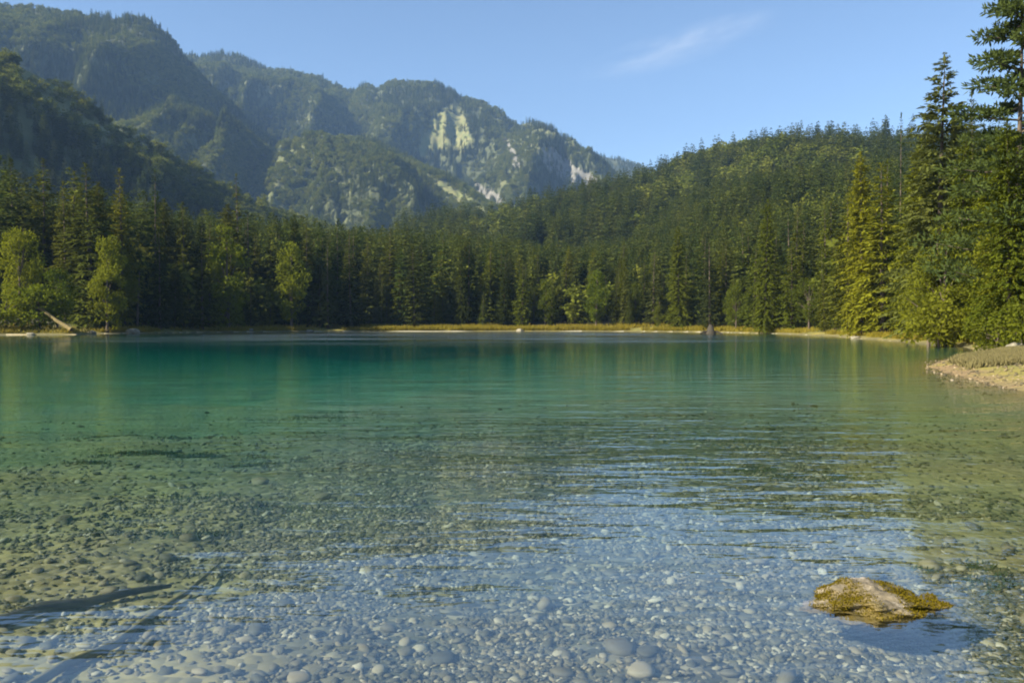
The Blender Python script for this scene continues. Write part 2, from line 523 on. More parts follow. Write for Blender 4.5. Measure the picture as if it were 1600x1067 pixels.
SLOPES = {}
def slope(name, crest, foot_y, foot_z, nu, nv, relief, wl_u, wl_v, seed, label, drift=0.0, bulge=0.15, back=(500, -250), meadow_and_sun=(), scree=(), dip=0, patches=0.0, drop=None):
    """One mountainside: crest line -> foot line with gullies and spurs running downhill, and a back slope."""
    C = np.array([at(c[0], c[1] + dip, c[2]) for c in crest])
    s = np.concatenate([[0], np.cumsum(np.hypot(np.diff(C[:, 0]), np.diff(C[:, 1])))])
    t = np.linspace(0, s[-1], nu)
    CX = np.stack([np.interp(t, s, C[:, k]) for k in range(3)], 1)
    k = np.array([1, 2, 1]) / 4.0
    for _ in range(2): CX[1:-1, 2] = CX[:-2, 2] * k[0] + CX[1:-1, 2] * k[1] + CX[2:, 2] * k[2]
    CX[:, 2] += 0.10 * relief * fbm(t / 60, t * 0, seed + 50, 3)
    v = np.linspace(0, 1, nv)
    FY = foot_y(CX[:, 0]) if callable(foot_y) else np.full(nu, foot_y)
    FX = CX[:, 0] * (1 - 0.25 * (1 - FY / CX[:, 1])) + drift
    U, Vv = np.meshgrid(np.arange(nu), v, indexing='ij')
    X = CX[:, None, 0] * (1 - Vv) + FX[:, None] * Vv
    Y = CX[:, None, 1] * (1 - Vv) + FY[:, None] * Vv
    prof = 1 - Vv + bulge * np.sin(np.pi * Vv)
    if drop: prof = 1 - np.interp(Vv, [0, drop[0], 1], [0, drop[1], 1])
    Z = foot_z + (CX[:, None, 2] - foot_z) * prof
    L = np.hypot(CX[:, 1] - FY, CX[:, 2] - foot_z).mean()
    tu = t[:, None] + 90 * fbm(U * 0.02, Vv * 3, seed + 9, 2)
    g = ridged(tu / wl_u, Vv * L / wl_v, seed, 5)
    wgt = np.minimum(1, Vv * 2.8) ** 1.6 * (1 - 0.6 * Vv)
    Z = Z + relief * wgt * g
    Y = Y - 0.6 * relief * wgt * g
    # back side
    BX, BY, BZ = CX[:, 0], CX[:, 1] + back[0], np.maximum(CX[:, 2] + back[1], -5)
    X = np.concatenate([BX[:, None], X], 1); Y = np.concatenate([BY[:, None], Y], 1); Z = np.concatenate([BZ[:, None], Z], 1)
    P = np.stack([X, Y, Z], -1).reshape(-1, 3)
    n2 = nv + 1
    idx = np.arange(nu * n2).reshape(nu, n2)
    F = np.stack([idx[:-1, :-1], idx[:-1, 1:], idx[1:, 1:], idx[1:, :-1]], -1).reshape(-1, 4)
    me = mesh_np(name, P, F, M['mountain'], True)
    px, py = pix(P)
    jx = px + 6 * fbm(P[:, 0] / 45, P[:, 2] / 45, seed + 70, 3); jy = py + 6 * fbm(P[:, 0] / 45, P[:, 2] / 45, seed + 71, 3)
    md = np.zeros(len(P)); sc = np.zeros(len(P))
    front = (np.arange(len(P)) % n2) > 0
    for poly in meadow_and_sun: md = np.maximum(md, in_poly(jx, jy, np.array(poly)) * front)
    for poly in scree: sc = np.maximum(sc, in_poly(jx, jy, np.array(poly)) * front)
    if patches:
        gf = np.concatenate([np.zeros((nu, 1)), g], 1).ravel()
        pn = fbm(P[:, 0] / 90 + seed, P[:, 2] / 70, seed + 60, 4)
        md = np.maximum(md, sstep(0.20, 0.34, pn + 0.30 * gf - (0.34 - patches)) * front * 0.5)  # patches favour raised ridges: lighter ground standing in for sunlight
    if drop: md = md * 0.92
    attr(me, 'meadow_and_sun', md); attr(me, 'scree', sc)
    o = link(name, me); tag(o, label, kind='structure')
    SLOPES[label] = (P, F, md, sc, o, nv)
    return o

far_blue = slope('mountain', [(840, 262, 3500), (900, 252, 3500), (930, 243, 3500), (960, 248, 3500), (1000, 259, 3500), (1040, 275, 3450), (1120, 300, 3400)], 2900, 100, 60, 40, 30, 260, 700, 3,
      'distant blue ridge in the notch right of the main mountain', back=(300, -150))
main_m = slope('mountain', [(180, 70, 2900), (250, 78, 2950), (300, 80, 3000), (330, 79, 3000), (380, 83, 3000), (420, 96, 3000), (470, 109, 3000), (530, 126, 3000), (560, 133, 3000), (590, 128, 2980), (620, 121, 2950),
      (660, 118, 2920), (690, 125, 2900), (720, 138, 2880), (760, 153, 2850), (800, 178, 2820), (840, 190, 2800), (870, 200, 2780), (900, 219, 2760), (930, 243, 2740), (960, 275, 2700), (1000, 310, 2650), (1050, 345, 2600)],
      1750, 60, 320, 200, 230, 330, 900, 11, 'broad forested mountain with pale rocky clearings, centre of the skyline', back=(450, -200), bulge=0.0, dip=9, patches=0.10,
      meadow_and_sun=[[(664, 208), (688, 172), (712, 158), (726, 182), (736, 225), (728, 242), (704, 234), (682, 238), (662, 250), (648, 234)], [(585, 280), (625, 285), (615, 300), (580, 295)]],
      scree=[[(780, 212), (788, 212), (802, 236), (816, 258), (805, 262), (796, 250), (786, 232)], [(845, 235), (865, 228), (880, 245), (905, 262), (935, 285), (930, 300), (905, 296), (875, 280), (855, 262)],
             [(735, 280), (765, 300), (800, 318), (790, 325), (750, 308)]])
mid_h = slope('hill', [(330, 335, 1950), (390, 300, 2000), (440, 262, 2050), (480, 232, 2080), (515, 212, 2100), (545, 206, 2100), (580, 212, 2080), (615, 230, 2050), (650, 250, 2000), (700, 274, 1950), (760, 310, 1850), (820, 345, 1750), (860, 365, 1700)],
      1350, 30, 190, 110, 75, 170, 500, 17, 'rounded wooded foothill in front of the main mountain', back=(300, -200), dip=8, patches=0.16,
      meadow_and_sun=[[(655, 268), (690, 285), (735, 308), (765, 328), (755, 334), (715, 312), (675, 290)]])
left_m = slope('mountain', [(-420, -150, 1700), (-250, -90, 1800), (-60, -30, 1900), (0, 0, 1950), (100, 8, 2000), (200, 14, 2050), (240, 28, 2080), (265, 48, 2100), (290, 82, 2120), (325, 118, 2120), (370, 162, 2100), (430, 216, 2050), (490, 268, 1980), (550, 318, 1900)],
      1150, 60, 230, 150, 120, 260, 700, 23, 'steep forested mountain cut by the left frame edge', back=(350, -180), drift=60, dip=14, bulge=0.04, patches=0.20)
spur = slope('hill', [(-330, 330, 680), (-230, 240, 700), (-150, 120, 715), (-70, 58, 728), (0, 74, 740), (50, 94, 752), (95, 118, 765), (140, 150, 782), (200, 190, 805), (260, 224, 830), (330, 262, 862), (400, 297, 896), (470, 328, 932), (540, 353, 970), (620, 376, 1010)],  # unseen crest beyond the left frame edge lowered to let the sun in
      lambda x: np.interp(x, [-480, -130], [500, 760]), 14, 260, 120, 34, 130, 420, 29, 'dark forested spur sloping down to the valley on the left', back=(160, -160), drift=50, patches=0.06, dip=22, drop=(0.36, 0.30), meadow_and_sun=[[(20, 84), (100, 122), (160, 160), (230, 210), (330, 262), (430, 312), (500, 340), (490, 352), (400, 325), (300, 282), (210, 248), (130, 205), (70, 165), (20, 130)]],  # lighter ground along the crest paints a sunlit ridge band
      )
right_h = slope('hill', [(640, 385, 900), (700, 372, 930), (760, 362, 930), (850, 346, 920), (900, 324, 910), (960, 308, 900), (1020, 286, 900), (1060, 266, 890), (1120, 247, 880), (1160, 241, 880), (1230, 236, 880), (1300, 243, 870), (1400, 258, 860), (1500, 266, 850),
      (1600, 262, 850), (1720, 250, 850), (1850, 245, 850)], lambda x: np.interp(x, [-100, 100, 300, 700], [480, 420, 300, 240]), 16, 240, 120, 26, 110, 320, 37, 'low hill covered in conifers behind the right bank', bulge=0.06, back=(250, -100), dip=8, patches=0.04,
      meadow_and_sun=[])

# ------------------------------------------------------------------ tree shapes
def kites(P, D, S, L, Wd, sag=0.0):
    """Leaf-shaped quads: base P, direction D, side S, length L, width Wd."""
    P, D, S = (np.asarray(a, float) for a in (P, D, S))
    L = np.asarray(L, float)[:, None]; Wd = np.asarray(Wd, float)[:, None]
    mid = P + D * L * 0.45; mid[:, 2] += 0
    tip = P + D * L; tip[:, 2] -= sag * L[:, 0]
    V = np.stack([P, mid + S * Wd * 0.5, tip, mid - S * Wd * 0.5], 1).reshape(-1, 3)
    F = np.arange(len(P) * 4).reshape(-1, 4)
    return V, F

def norm(a): return a / np.maximum(np.linalg.norm(a, axis=-1, keepdims=True), 1e-9)

def tube_mesh(pts, rads, nseg=6):
    pts = np.asarray(pts, float); V = []; F = []
    n = len(pts)
    for i in range(n):
        d = pts[min(i + 1, n - 1)] - pts[max(i - 1, 0)]
        d = d / (np.linalg.norm(d) + 1e-9)
        a = np.cross(d, (0.13, 0.97, 0.2)); a /= np.linalg.norm(a) + 1e-9
        b = np.cross(d, a)
        for k in range(nseg):
            th = 2 * math.pi * k / nseg
            V.append(pts[i] + rads[i] * (math.cos(th) * a + math.sin(th) * b))
    for i in range(n - 1):
        for k in range(nseg):
            k2 = (k + 1) % nseg
            F.append((i * nseg + k, (i + 1) * nseg + k, (i + 1) * nseg + k2, i * nseg + k2))
    return np.array(V), np.array(F)

def join_vf(parts):
    Vs, Fs, o = [], [], 0
    for V, F in parts:
        Vs.append(V); Fs.append(F + o); o += len(V)
    return np.concatenate(Vs), np.concatenate(Fs)

def conifer(seed, H=25.0, R0=3.4, levels=34, nb=8, ns=5, spray=0.9, base=0.06, gap=0.0, profile=0.85, lumpy=0.25, width=0.36):
    """Crown of whorled, drooping branches carrying flat sprays of needles."""
    r = np.random.default_rng(seed)
    PP, DD, SS, LL, WW = [], [], [], [], []
    for i in range(levels):
        f = (i + r.uniform(-0.3, 0.3)) / (levels - 1)
        f = min(max(f, 0), 1)
        z = H * (base + (0.985 - base) * f ** 0.92)
        hfrac = (z / H - base) / (1 - base)
        rad = R0 * ((1 - hfrac) ** profile) * (0.55 + 0.45 * min(1, hfrac * 7 + 0.35)) + 0.12
        rad *= 1 + lumpy * r.uniform(-1, 1)
        n = max(4, int(nb * (0.55 + 0.6 * (1 - hfrac))))
        a0 = r.uniform(0, 6.28)
        for b in range(n):
            if r.random() < gap: continue
            az = a0 + 6.283 * b / n + r.uniform(-0.3, 0.3)
            Lb = rad * r.uniform(0.62, 1.12)
            el = R(-14 + 42 * hfrac + r.uniform(-10, 10))
            d = np.array((math.cos(az) * math.cos(el), math.sin(az) * math.cos(el), math.sin(el)))
            side = np.array((-math.sin(az), math.cos(az), 0))
            k = max(2, int(ns * (0.4 + 0.7 * Lb / R0)))
            t = (np.arange(k) + r.uniform(0.2, 0.8, k)) / k
            t = 0.18 + 0.82 * t
            p = np.array((0, 0, z + r.uniform(-.2, .2)))[None] + d[None] * (t * Lb)[:, None]
            p[:, 2] -= 0.16 * Lb * t ** 2
            for sgn in (-1, 1, 0):
                sl = spray * (1.15 - 0.55 * t) * r.uniform(0.7, 1.3, k) * (0.16 + 0.84 * min(1, Lb / 1.7))
                if sgn == 0:
                    dd = d[None] * 0.6 + r.normal(0, 0.25, (k, 3)) + np.array((0, 0, -0.45))
                else:
                    dd = d[None] * 0.75 + sgn * side[None] * r.uniform(0.5, 1.0, k)[:, None] + r.normal(0, 0.16, (k, 3)) + np.array((0, 0, -0.12))
                dd = norm(dd)
                ss = norm(np.cross(dd, np.array((0, 0, 1.0)) + r.normal(0, 0.45, (k, 3))))
                PP.append(p); DD.append(dd); SS.append(ss); LL.append(sl); WW.append(sl * width * r.uniform(0.8, 1.3, k))
    # leader
    PP.append(np.array([[0, 0, H * 0.955]] * 4)); a = np.arange(4) * 1.57
    DD.append(norm(np.stack([np.cos(a) * 0.12, np.sin(a) * 0.12, np.ones(4)], 1))); SS.append(np.stack([-np.sin(a), np.cos(a), a * 0], 1)); LL.append(np.full(4, H * 0.045)); WW.append(np.full(4, 0.22))
    return kites(*(np.concatenate(q) for q in (PP, DD, SS)), np.concatenate(LL), np.concatenate(WW), 0.08)

def conifer_trunk(H=25.0, r0=0.30):
    z = np.array([-1.0, 0, 0.5, 2, 8, 16, 22, 24.4]) / 25 * H
    rr = np.array([1.5, 1.35, 1.1, 0.95, 0.75, 0.42, 0.17, 0.04]) * r0
    pts = np.stack([0.06 * np.sin(z * 0.3), 0.05 * np.cos(z * 0.23), z], 1)
    return tube_mesh(pts, rr, 7)

def broadleaf(seed, H=14.0, RX=4.2, nclump=52, nl=105, leaf=0.31, low=0.10, flat=1.0):
    """Rounded crown: leaf clumps through an egg-shaped volume, with gaps between; limbs reach the clumps."""
    r = np.random.default_rng(seed)
    cz = H * (low + (1 - low) * 0.5); hz_ = H * (1 - low) * 0.5
    cl = []
    while len(cl) < nclump:
        p = r.uniform(-1, 1, 3); q = np.linalg.norm(p)
        if q > 1 or q < 0.35: continue
        sh = 1 - 0.35 * max(0, p[2]) ** 1.5
        cl.append((p[0] * RX * sh, p[1] * RX * sh, cz + p[2] * hz_))
    PP, DD, SS, LL = [], [], [], []
    for c in cl:
        cr = RX * r.uniform(0.24, 0.42)
        q = norm(r.normal(0, 1, (nl, 3)))
        rr = cr * r.uniform(0.35, 1.0, nl) ** 0.6
        p = np.array(c) + q * rr[:, None] * np.array((1, 1, 0.72 * flat))
        dd = norm(q * 0.7 + r.normal(0, 0.6, (nl, 3)) + np.array((0, 0, -0.2)))
        ss = norm(np.cross(dd, r.normal(0, 1, (nl, 3))))
        PP.append(p); DD.append(dd); SS.append(ss); LL.append(leaf * r.uniform(0.7, 1.4, nl))
    L = np.concatenate(LL)
    crown = kites(np.concatenate(PP), np.concatenate(DD), np.concatenate(SS), L, L * 0.7)
    parts = [tube_mesh([(0, 0, -0.8), (0.05, 0, 0), (0.1, 0.05, H * 0.25), (0.0, 0.1, H * 0.5), (0.15, 0, H * 0.8)], [0.028 * H, 0.022 * H, 0.016 * H, 0.011 * H, 0.004 * H], 7)]
    for c in cl[:14]:
        z0 = max(0.12 * H, c[2] * 0.55)
        parts.append(tube_mesh([(0.05, 0.05, z0), (c[0] * 0.45, c[1] * 0.45, (z0 + c[2]) * 0.52), c], [0.008 * H, 0.005 * H, 0.0015 * H], 5))
    return crown, join_vf(parts)

def pine(seed, H=26.0, R0=4.6):
    """Open pine: level branch pads with sky between them."""
    r = np.random.default_rng(seed)
    PP, DD, SS, LL = [], [], [], []
    parts = [conifer_trunk(H, 0.34)]
    for i in range(46):
        f = i / 45
        z = H * (0.18 + 0.80 * f)
        az = i * 2.4 + r.uniform(-.4, .4)
        Lb = R0 * (1.05 - 0.72 * f ** 1.3) * r.uniform(0.7, 1.1)
        end = np.array((math.cos(az) * Lb, math.sin(az) * Lb, z + 0.10 * Lb))
        parts.append(tube_mesh([(0, 0, z - 0.25), end * np.array((.5, .5, 0)) + np.array((0, 0, z - 0.1)), end], [0.09, 0.06, 0.025], 5))
        for j, tt in enumerate((0.45, 0.72, 1.0)):
            c = np.array((end[0] * tt, end[1] * tt, z + 0.1 * Lb * tt))
            n = 150
            q = norm(r.normal(0, 1, (n, 3))); cr = (0.75 + 0.35 * j) * r.uniform(0.8, 1.2) * (0.6 + 0.4 * (1 - f))
            p = c + q * (cr * r.uniform(0.2, 1, n) ** 0.6)[:, None] * np.array((1.2, 1.2, 0.42))
            dd = norm(q + r.normal(0, 0.5, (n, 3)) + np.array((0, 0, 0.35)))
            PP.append(p); DD.append(dd); SS.append(norm(np.cross(dd, r.normal(0, 1, (n, 3))))); LL.append(0.40 * r.uniform(0.7, 1.3, n))
    L = np.concatenate(LL)
    return kites(np.concatenate(PP), np.concatenate(DD), np.concatenate(SS), L, L * 0.32), join_vf(parts)

PROTO = {}
def proto(kind, crown_vf, trunk_vf, mat, H):
    c = mesh_np(kind + '_crown', *crown_vf, mat); t = mesh_np(kind + '_trunk', *trunk_vf, M['bark'], True)
    PROTO.setdefault(kind, []).append((c, t, H))
TR = conifer_trunk()
for s in range(4): proto('tall_spruce', conifer(100 + s, levels=54, nb=11, ns=9, spray=0.66, R0=3.5), TR, M['spruce'], 25)
for s in range(2): proto('open_spruce', conifer(140 + s, levels=34, nb=12, ns=13, spray=0.70, R0=4.6, gap=0.08, lumpy=0.35, profile=0.66), TR, M['fir'], 25)
for s in range(2): proto('full_spruce', conifer(160 + s, levels=56, nb=13, ns=11, spray=0.66, R0=4.6, profile=0.62, lumpy=0.3), TR, M['spruce'], 25)
for s in range(5): proto('spruce', conifer(200 + s, levels=38, nb=9, ns=6, spray=0.95, R0=3.7, profile=0.78, lumpy=0.32), TR, M['spruce'], 25)
for s in range(3): proto('fir', conifer(240 + s, levels=34, nb=8, ns=5, spray=0.9, R0=2.5, profile=0.75), TR, M['fir'], 25)
for s in range(4):
    c, t = broadleaf(300 + s); proto('broadleaf', c, t, M['leaf'], 14)
for s in range(2):
    c, t = broadleaf(330 + s, H=14, RX=3.1, nclump=60, low=0.0); proto('slender', c, t, M['leaf'], 14)
for s in range(3):
    c, t = broadleaf(350 + s, H=3.4, RX=2.1, nclump=26, nl=60, leaf=0.26, low=0.0); proto('shrub', c, t, M['leaf'], 3.4)
c, t = pine(400); proto('pine', c, t, M['fir'], 26)

NAMES = {'tall_spruce': 'spruce_tree', 'open_spruce': 'spruce_tree', 'full_spruce': 'spruce_tree', 'spruce': 'spruce_tree', 'fir': 'fir_tree', 'broadleaf': 'broadleaf_tree', 'slender': 'broadleaf_tree', 'shrub': 'shrub', 'pine': 'pine_tree'}
CATS = {'shrub': 'shrub'}
TREES = []
def tree(kind, x, y, H, label, group=None, wide=1.0, rz=None, lean=0.0, variant=None, z=None, tint=None):
    P = PROTO[kind]
    c, t, H0 = P[random.randrange(len(P)) if variant is None else variant]
    o = bpy.data.objects.new(NAMES[kind], None); col.objects.link(o)
    o.empty_display_size = 0.5
    o.location = (x, y, (hz(x, y) if z is None else z) - 0.05)
    s = H / H0
    o.scale = (s * wide, s * wide, s)
    o.rotation_euler = (R(random.uniform(-1.5, 1.5)), lean + R(random.uniform(-1.5, 1.5)), random.uniform(0, 6.28) if rz is None else rz)
    tag(o, label, CATS.get(kind, 'tree'), group)
    cr = link('crown', c, o); link('trunk', t, o)
    if tint: cr.color = (*tint, 1)  # tint: own colour, plus painted sun and shade on some crowns
    TREES.append((x, y))
    return o

def hero(kind, px, top, Y, label, group=None, wide=1.0, width_px=None, **k):
    """A tree at bearing px whose tip reaches photo row top, standing on the ground at distance Y."""
    p = at(px, top, Y)
    g = hz(p[0], Y)
    H = p[2] - g
    return tree(kind, float(p[0]), float(Y), float(H), label, group, wide, **k)

# ---- the trees one can tell apart on the right bank
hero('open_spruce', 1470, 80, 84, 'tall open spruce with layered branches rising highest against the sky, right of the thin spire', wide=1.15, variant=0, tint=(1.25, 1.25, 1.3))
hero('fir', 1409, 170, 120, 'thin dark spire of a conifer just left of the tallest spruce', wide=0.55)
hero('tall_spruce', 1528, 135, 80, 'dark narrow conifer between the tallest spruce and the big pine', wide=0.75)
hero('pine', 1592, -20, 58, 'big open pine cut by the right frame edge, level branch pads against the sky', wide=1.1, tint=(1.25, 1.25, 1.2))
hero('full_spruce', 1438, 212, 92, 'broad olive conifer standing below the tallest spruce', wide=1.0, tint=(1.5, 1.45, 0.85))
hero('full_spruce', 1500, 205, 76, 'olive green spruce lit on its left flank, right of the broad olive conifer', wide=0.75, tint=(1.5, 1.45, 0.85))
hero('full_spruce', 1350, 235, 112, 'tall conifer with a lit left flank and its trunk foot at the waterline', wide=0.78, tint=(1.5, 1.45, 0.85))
hero('spruce', 1385, 245, 125, 'dark conifer in shade close behind the waterline conifer', wide=0.9, tint=(0.8, 0.85, 0.9))  # shade painted into the crown tint
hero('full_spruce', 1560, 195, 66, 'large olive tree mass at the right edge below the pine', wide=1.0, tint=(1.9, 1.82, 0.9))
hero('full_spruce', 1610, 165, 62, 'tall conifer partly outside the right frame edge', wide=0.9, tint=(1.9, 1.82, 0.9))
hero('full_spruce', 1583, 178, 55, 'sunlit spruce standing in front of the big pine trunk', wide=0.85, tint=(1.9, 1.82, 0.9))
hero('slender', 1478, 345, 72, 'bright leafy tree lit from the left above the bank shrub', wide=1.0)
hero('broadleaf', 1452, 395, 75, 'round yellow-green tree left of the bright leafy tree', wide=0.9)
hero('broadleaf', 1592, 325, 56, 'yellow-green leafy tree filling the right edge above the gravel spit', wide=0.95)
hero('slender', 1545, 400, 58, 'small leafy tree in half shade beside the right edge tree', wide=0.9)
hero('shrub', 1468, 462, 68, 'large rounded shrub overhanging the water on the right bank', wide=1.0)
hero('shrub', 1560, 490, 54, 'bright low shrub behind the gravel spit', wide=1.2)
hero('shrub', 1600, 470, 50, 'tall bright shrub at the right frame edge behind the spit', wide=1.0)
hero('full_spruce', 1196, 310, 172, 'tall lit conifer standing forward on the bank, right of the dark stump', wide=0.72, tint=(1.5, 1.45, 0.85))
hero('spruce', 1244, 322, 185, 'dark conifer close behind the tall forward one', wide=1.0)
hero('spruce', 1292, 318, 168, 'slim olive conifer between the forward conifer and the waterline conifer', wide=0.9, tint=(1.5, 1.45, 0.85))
hero('fir', 1110, 372, 206, 'dark shaded conifer directly behind the stump in the water', wide=1.3, tint=(0.55, 0.6, 0.7))  # dark bluish tint paints the shade on this crown
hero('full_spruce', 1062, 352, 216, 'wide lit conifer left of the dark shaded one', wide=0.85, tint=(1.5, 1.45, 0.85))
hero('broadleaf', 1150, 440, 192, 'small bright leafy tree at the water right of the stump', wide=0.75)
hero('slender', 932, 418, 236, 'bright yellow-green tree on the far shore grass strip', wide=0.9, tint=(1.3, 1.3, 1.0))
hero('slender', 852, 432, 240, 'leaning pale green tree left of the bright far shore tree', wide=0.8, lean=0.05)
# ---- and on the left bank, tints brightening the sunlit crowns
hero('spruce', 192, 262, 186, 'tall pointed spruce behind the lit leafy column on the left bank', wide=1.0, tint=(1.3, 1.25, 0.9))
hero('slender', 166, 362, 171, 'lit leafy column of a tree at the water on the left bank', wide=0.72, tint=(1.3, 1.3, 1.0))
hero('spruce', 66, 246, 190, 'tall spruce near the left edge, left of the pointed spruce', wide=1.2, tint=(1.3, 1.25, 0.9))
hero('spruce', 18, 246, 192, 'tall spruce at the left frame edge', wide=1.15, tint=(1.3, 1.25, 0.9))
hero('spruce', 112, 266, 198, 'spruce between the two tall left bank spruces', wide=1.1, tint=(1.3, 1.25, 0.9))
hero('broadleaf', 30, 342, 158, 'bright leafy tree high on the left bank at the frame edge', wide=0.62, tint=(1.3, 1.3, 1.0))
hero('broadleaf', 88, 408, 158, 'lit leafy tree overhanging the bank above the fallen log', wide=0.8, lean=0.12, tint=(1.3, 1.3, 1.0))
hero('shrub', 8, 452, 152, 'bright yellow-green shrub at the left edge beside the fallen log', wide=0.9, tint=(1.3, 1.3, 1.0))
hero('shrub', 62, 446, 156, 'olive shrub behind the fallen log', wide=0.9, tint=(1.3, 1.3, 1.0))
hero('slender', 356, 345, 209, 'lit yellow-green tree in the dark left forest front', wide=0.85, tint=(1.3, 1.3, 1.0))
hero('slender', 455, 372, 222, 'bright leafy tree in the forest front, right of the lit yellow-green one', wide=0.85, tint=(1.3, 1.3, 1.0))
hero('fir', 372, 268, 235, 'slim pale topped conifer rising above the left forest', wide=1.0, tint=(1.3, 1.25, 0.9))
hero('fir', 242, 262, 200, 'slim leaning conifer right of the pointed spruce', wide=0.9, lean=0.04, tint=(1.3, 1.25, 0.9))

# ---- dead trunks
for px, top, Y, lab in ((325, 436, 212, 'dead trunk with short branch stubs at the edge of the shaded forest'), (213, 425, 186, 'dead trunk with stubs in the shade right of the lit leafy column')):
    p = at(px, top, Y); g = hz(p[0], Y); h = float(p[2] - g)
    o = bpy.data.objects.new('dead_tree', None); col.objects.link(o); o.location = (p[0], Y, g)
    o.rotation_euler = (0, R(random.uniform(-4, 4)), 0); tag(o, lab, 'dead tree')
    link('trunk', mesh_np('snag', *tube_mesh([(0, 0, -0.5), (0.05, 0, h * 0.3), (0, 0.1, h * 0.7), (0.1, 0, h)], [0.30, 0.26, 0.2, 0.1], 7), M['bark'], True), o)
    for k in range(4):
        a = random.uniform(0, 6.28); zz = h * random.uniform(0.4, 0.9); q = random.uniform(0.8, 1.8)
        link('branch_stub', mesh_np('stub', *tube_mesh([(0, 0, zz), (math.cos(a) * q, math.sin(a) * q, zz + 0.3)], [0.07, 0.02], 5), M['bark'], True), o)
    TREES.append((p[0], Y))

# ---- the rest of the front rows along the shore
def near_tree(x, y, d): return any((x - a) ** 2 + (y - b) ** 2 < d * d for a, b in TREES)
def in_view(x, y, m=40): return -m < 800 + FPX * x / y < 1600 + m

ZONES = [  # bearing range, place, share of leafy trees, group
    (-60, 100, 'by the left frame edge behind the fallen log', 0.06, 'conifers of the left bank forest'),
    (100, 230, 'around the lit leafy column on the left bank', 0.06, 'conifers of the left bank forest'),
    (230, 330, 'on the left shore, right of the pointed spruce', 0.10, 'conifers of the left bank forest'),
    (330, 420, 'around the lit yellow-green tree on the shaded shore', 0.08, 'conifers of the far shore forest'),
    (420, 560, 'around the bright leafy tree on the shaded shore', 0.14, 'conifers of the far shore forest'),
    (560, 690, 'behind the left end of the grass strip', 0.18, 'conifers of the far shore forest'),
    (690, 820, 'on the far shore below the main mountain', 0.18, 'conifers of the far shore forest'),
    (820, 960, 'around the bright tree on the far grass strip', 0.22, 'conifers behind the grass strip'),
    (960, 1080, 'on the far shore, left of the stump', 0.2, 'conifers behind the grass strip'),
    (1080, 1180, 'on the shore behind the stump', 0.12, 'conifers behind the grass strip'),
    (1180, 1300, 'around the tall forward conifer on the right bank', 0.12, 'conifers of the right bank forest'),
    (1300, 1420, 'around the waterline conifer on the right bank', 0.10, 'conifers of the right bank forest'),
    (1420, 1660, 'on the right bank below the tallest spruce', 0.10, 'conifers of the right bank forest')]
def HMAX(px): return np.interp(px, [0, 200, 330, 500, 620, 760, 900, 1150, 1300, 1600], [36, 34, 33, 31, 29, 26, 23, 25, 26, 24])
cand = []
for row, d0 in enumerate((6.0, 11, 17, 24, 32, 41, 50)):
    for px in np.arange(-50, 1650, 2.0):
        cand.append((row, px))
random.shuffle(cand); cand.sort(key=lambda c: c[0])
DEPTH_ROWS = (6.0, 11, 17, 24, 32, 41, 50)
# distance at which a bearing reaches the far waterline, plus an offset inland
YS = np.arange(30, 330, 1.0)
def shore_Y(px):
    x = (px - 800.0) / FPX * YS
    s = shore_sd(x, YS)
    w = np.where(s < 0)[0]
    return float(YS[w[-1]]) if len(w) else 60.0
SH = {px: shore_Y(px) for px in np.arange(-50, 1652, 2.0)}
count = 0
for row, px in cand:
    if count >= 262: break
    Y = SH[px] + (4.0 if 560 < px < 1180 else 0.0) + DEPTH_ROWS[row] * (1.0 if px < 1250 else 1.2) + random.uniform(-1.5, 3)
    x = (px - 800) / FPX * Y
    if float(shore_sd(np.array([x]), np.array([Y]))[0]) < 3: continue
    if px < 128 and Y < 178: continue      # the low bank by the fallen log carries only shrubs
    if near_tree(x, Y, 5.4 if Y > 120 else 5.0): continue
    zi = next(i for i, z in enumerate(ZONES) if z[0] <= px < z[1]) if -60 <= px < 1660 else 0
    _, _, place, share, grp = ZONES[zi]
    leafy = random.random() < share and row < 3
    hmax = HMAX(px)
    fr = random.choice((random.uniform(0.45, 0.74), random.uniform(0.78, 1.05)))
    H = hmax * fr * (0.85 if row == 0 else 1.0)
    where = 'waterside ' if row == 0 else ('front ' if row < 3 else 'rear ')
    if leafy:
        tree(random.choice(['broadleaf', 'slender', 'slender']), x, Y, H * random.uniform(0.5, 0.72), 'leafy ' + where + 'tree ' + place, 'leafy trees among the shore conifers', random.uniform(0.7, 0.95), tint=(0.8, 0.82, 1.0))
    else:
        kd = random.choice(['spruce', 'spruce', 'spruce', 'full_spruce', 'fir'])
        tree(kd, x, Y, H, ('tall ' if fr > 0.76 else 'small ') + where + ('fir ' if kd == 'fir' else 'spruce ') + place, grp, random.uniform(1.0, 1.45) * (0.8 if kd == 'full_spruce' else 1), tint=random.choice(((1, 1, 1), (1.4, 1.4, 0.9), (0.7, 0.78, 0.85))))
    count += 1

# trees that share a description are told apart by their order along the shore
def number_alike():
    by = {}
    for o in col.objects:
        if o.get('group') and o.get('category') == 'tree': by.setdefault(o['label'], []).append(o)
    words = ['leftmost', 'second from left', 'third from left', 'fourth from left', 'fifth from left', 'sixth from left', 'seventh from left', 'eighth from left', 'ninth from left']
    for lab, obs in by.items():
        if len(obs) < 2: continue
        obs.sort(key=lambda o: o.location.x / o.location.y)
        for i, o in enumerate(obs):
            w = 'rightmost' if i == len(obs) - 1 else words[min(i, 8)]
            o['label'] = lab + ', ' + w
number_alike()

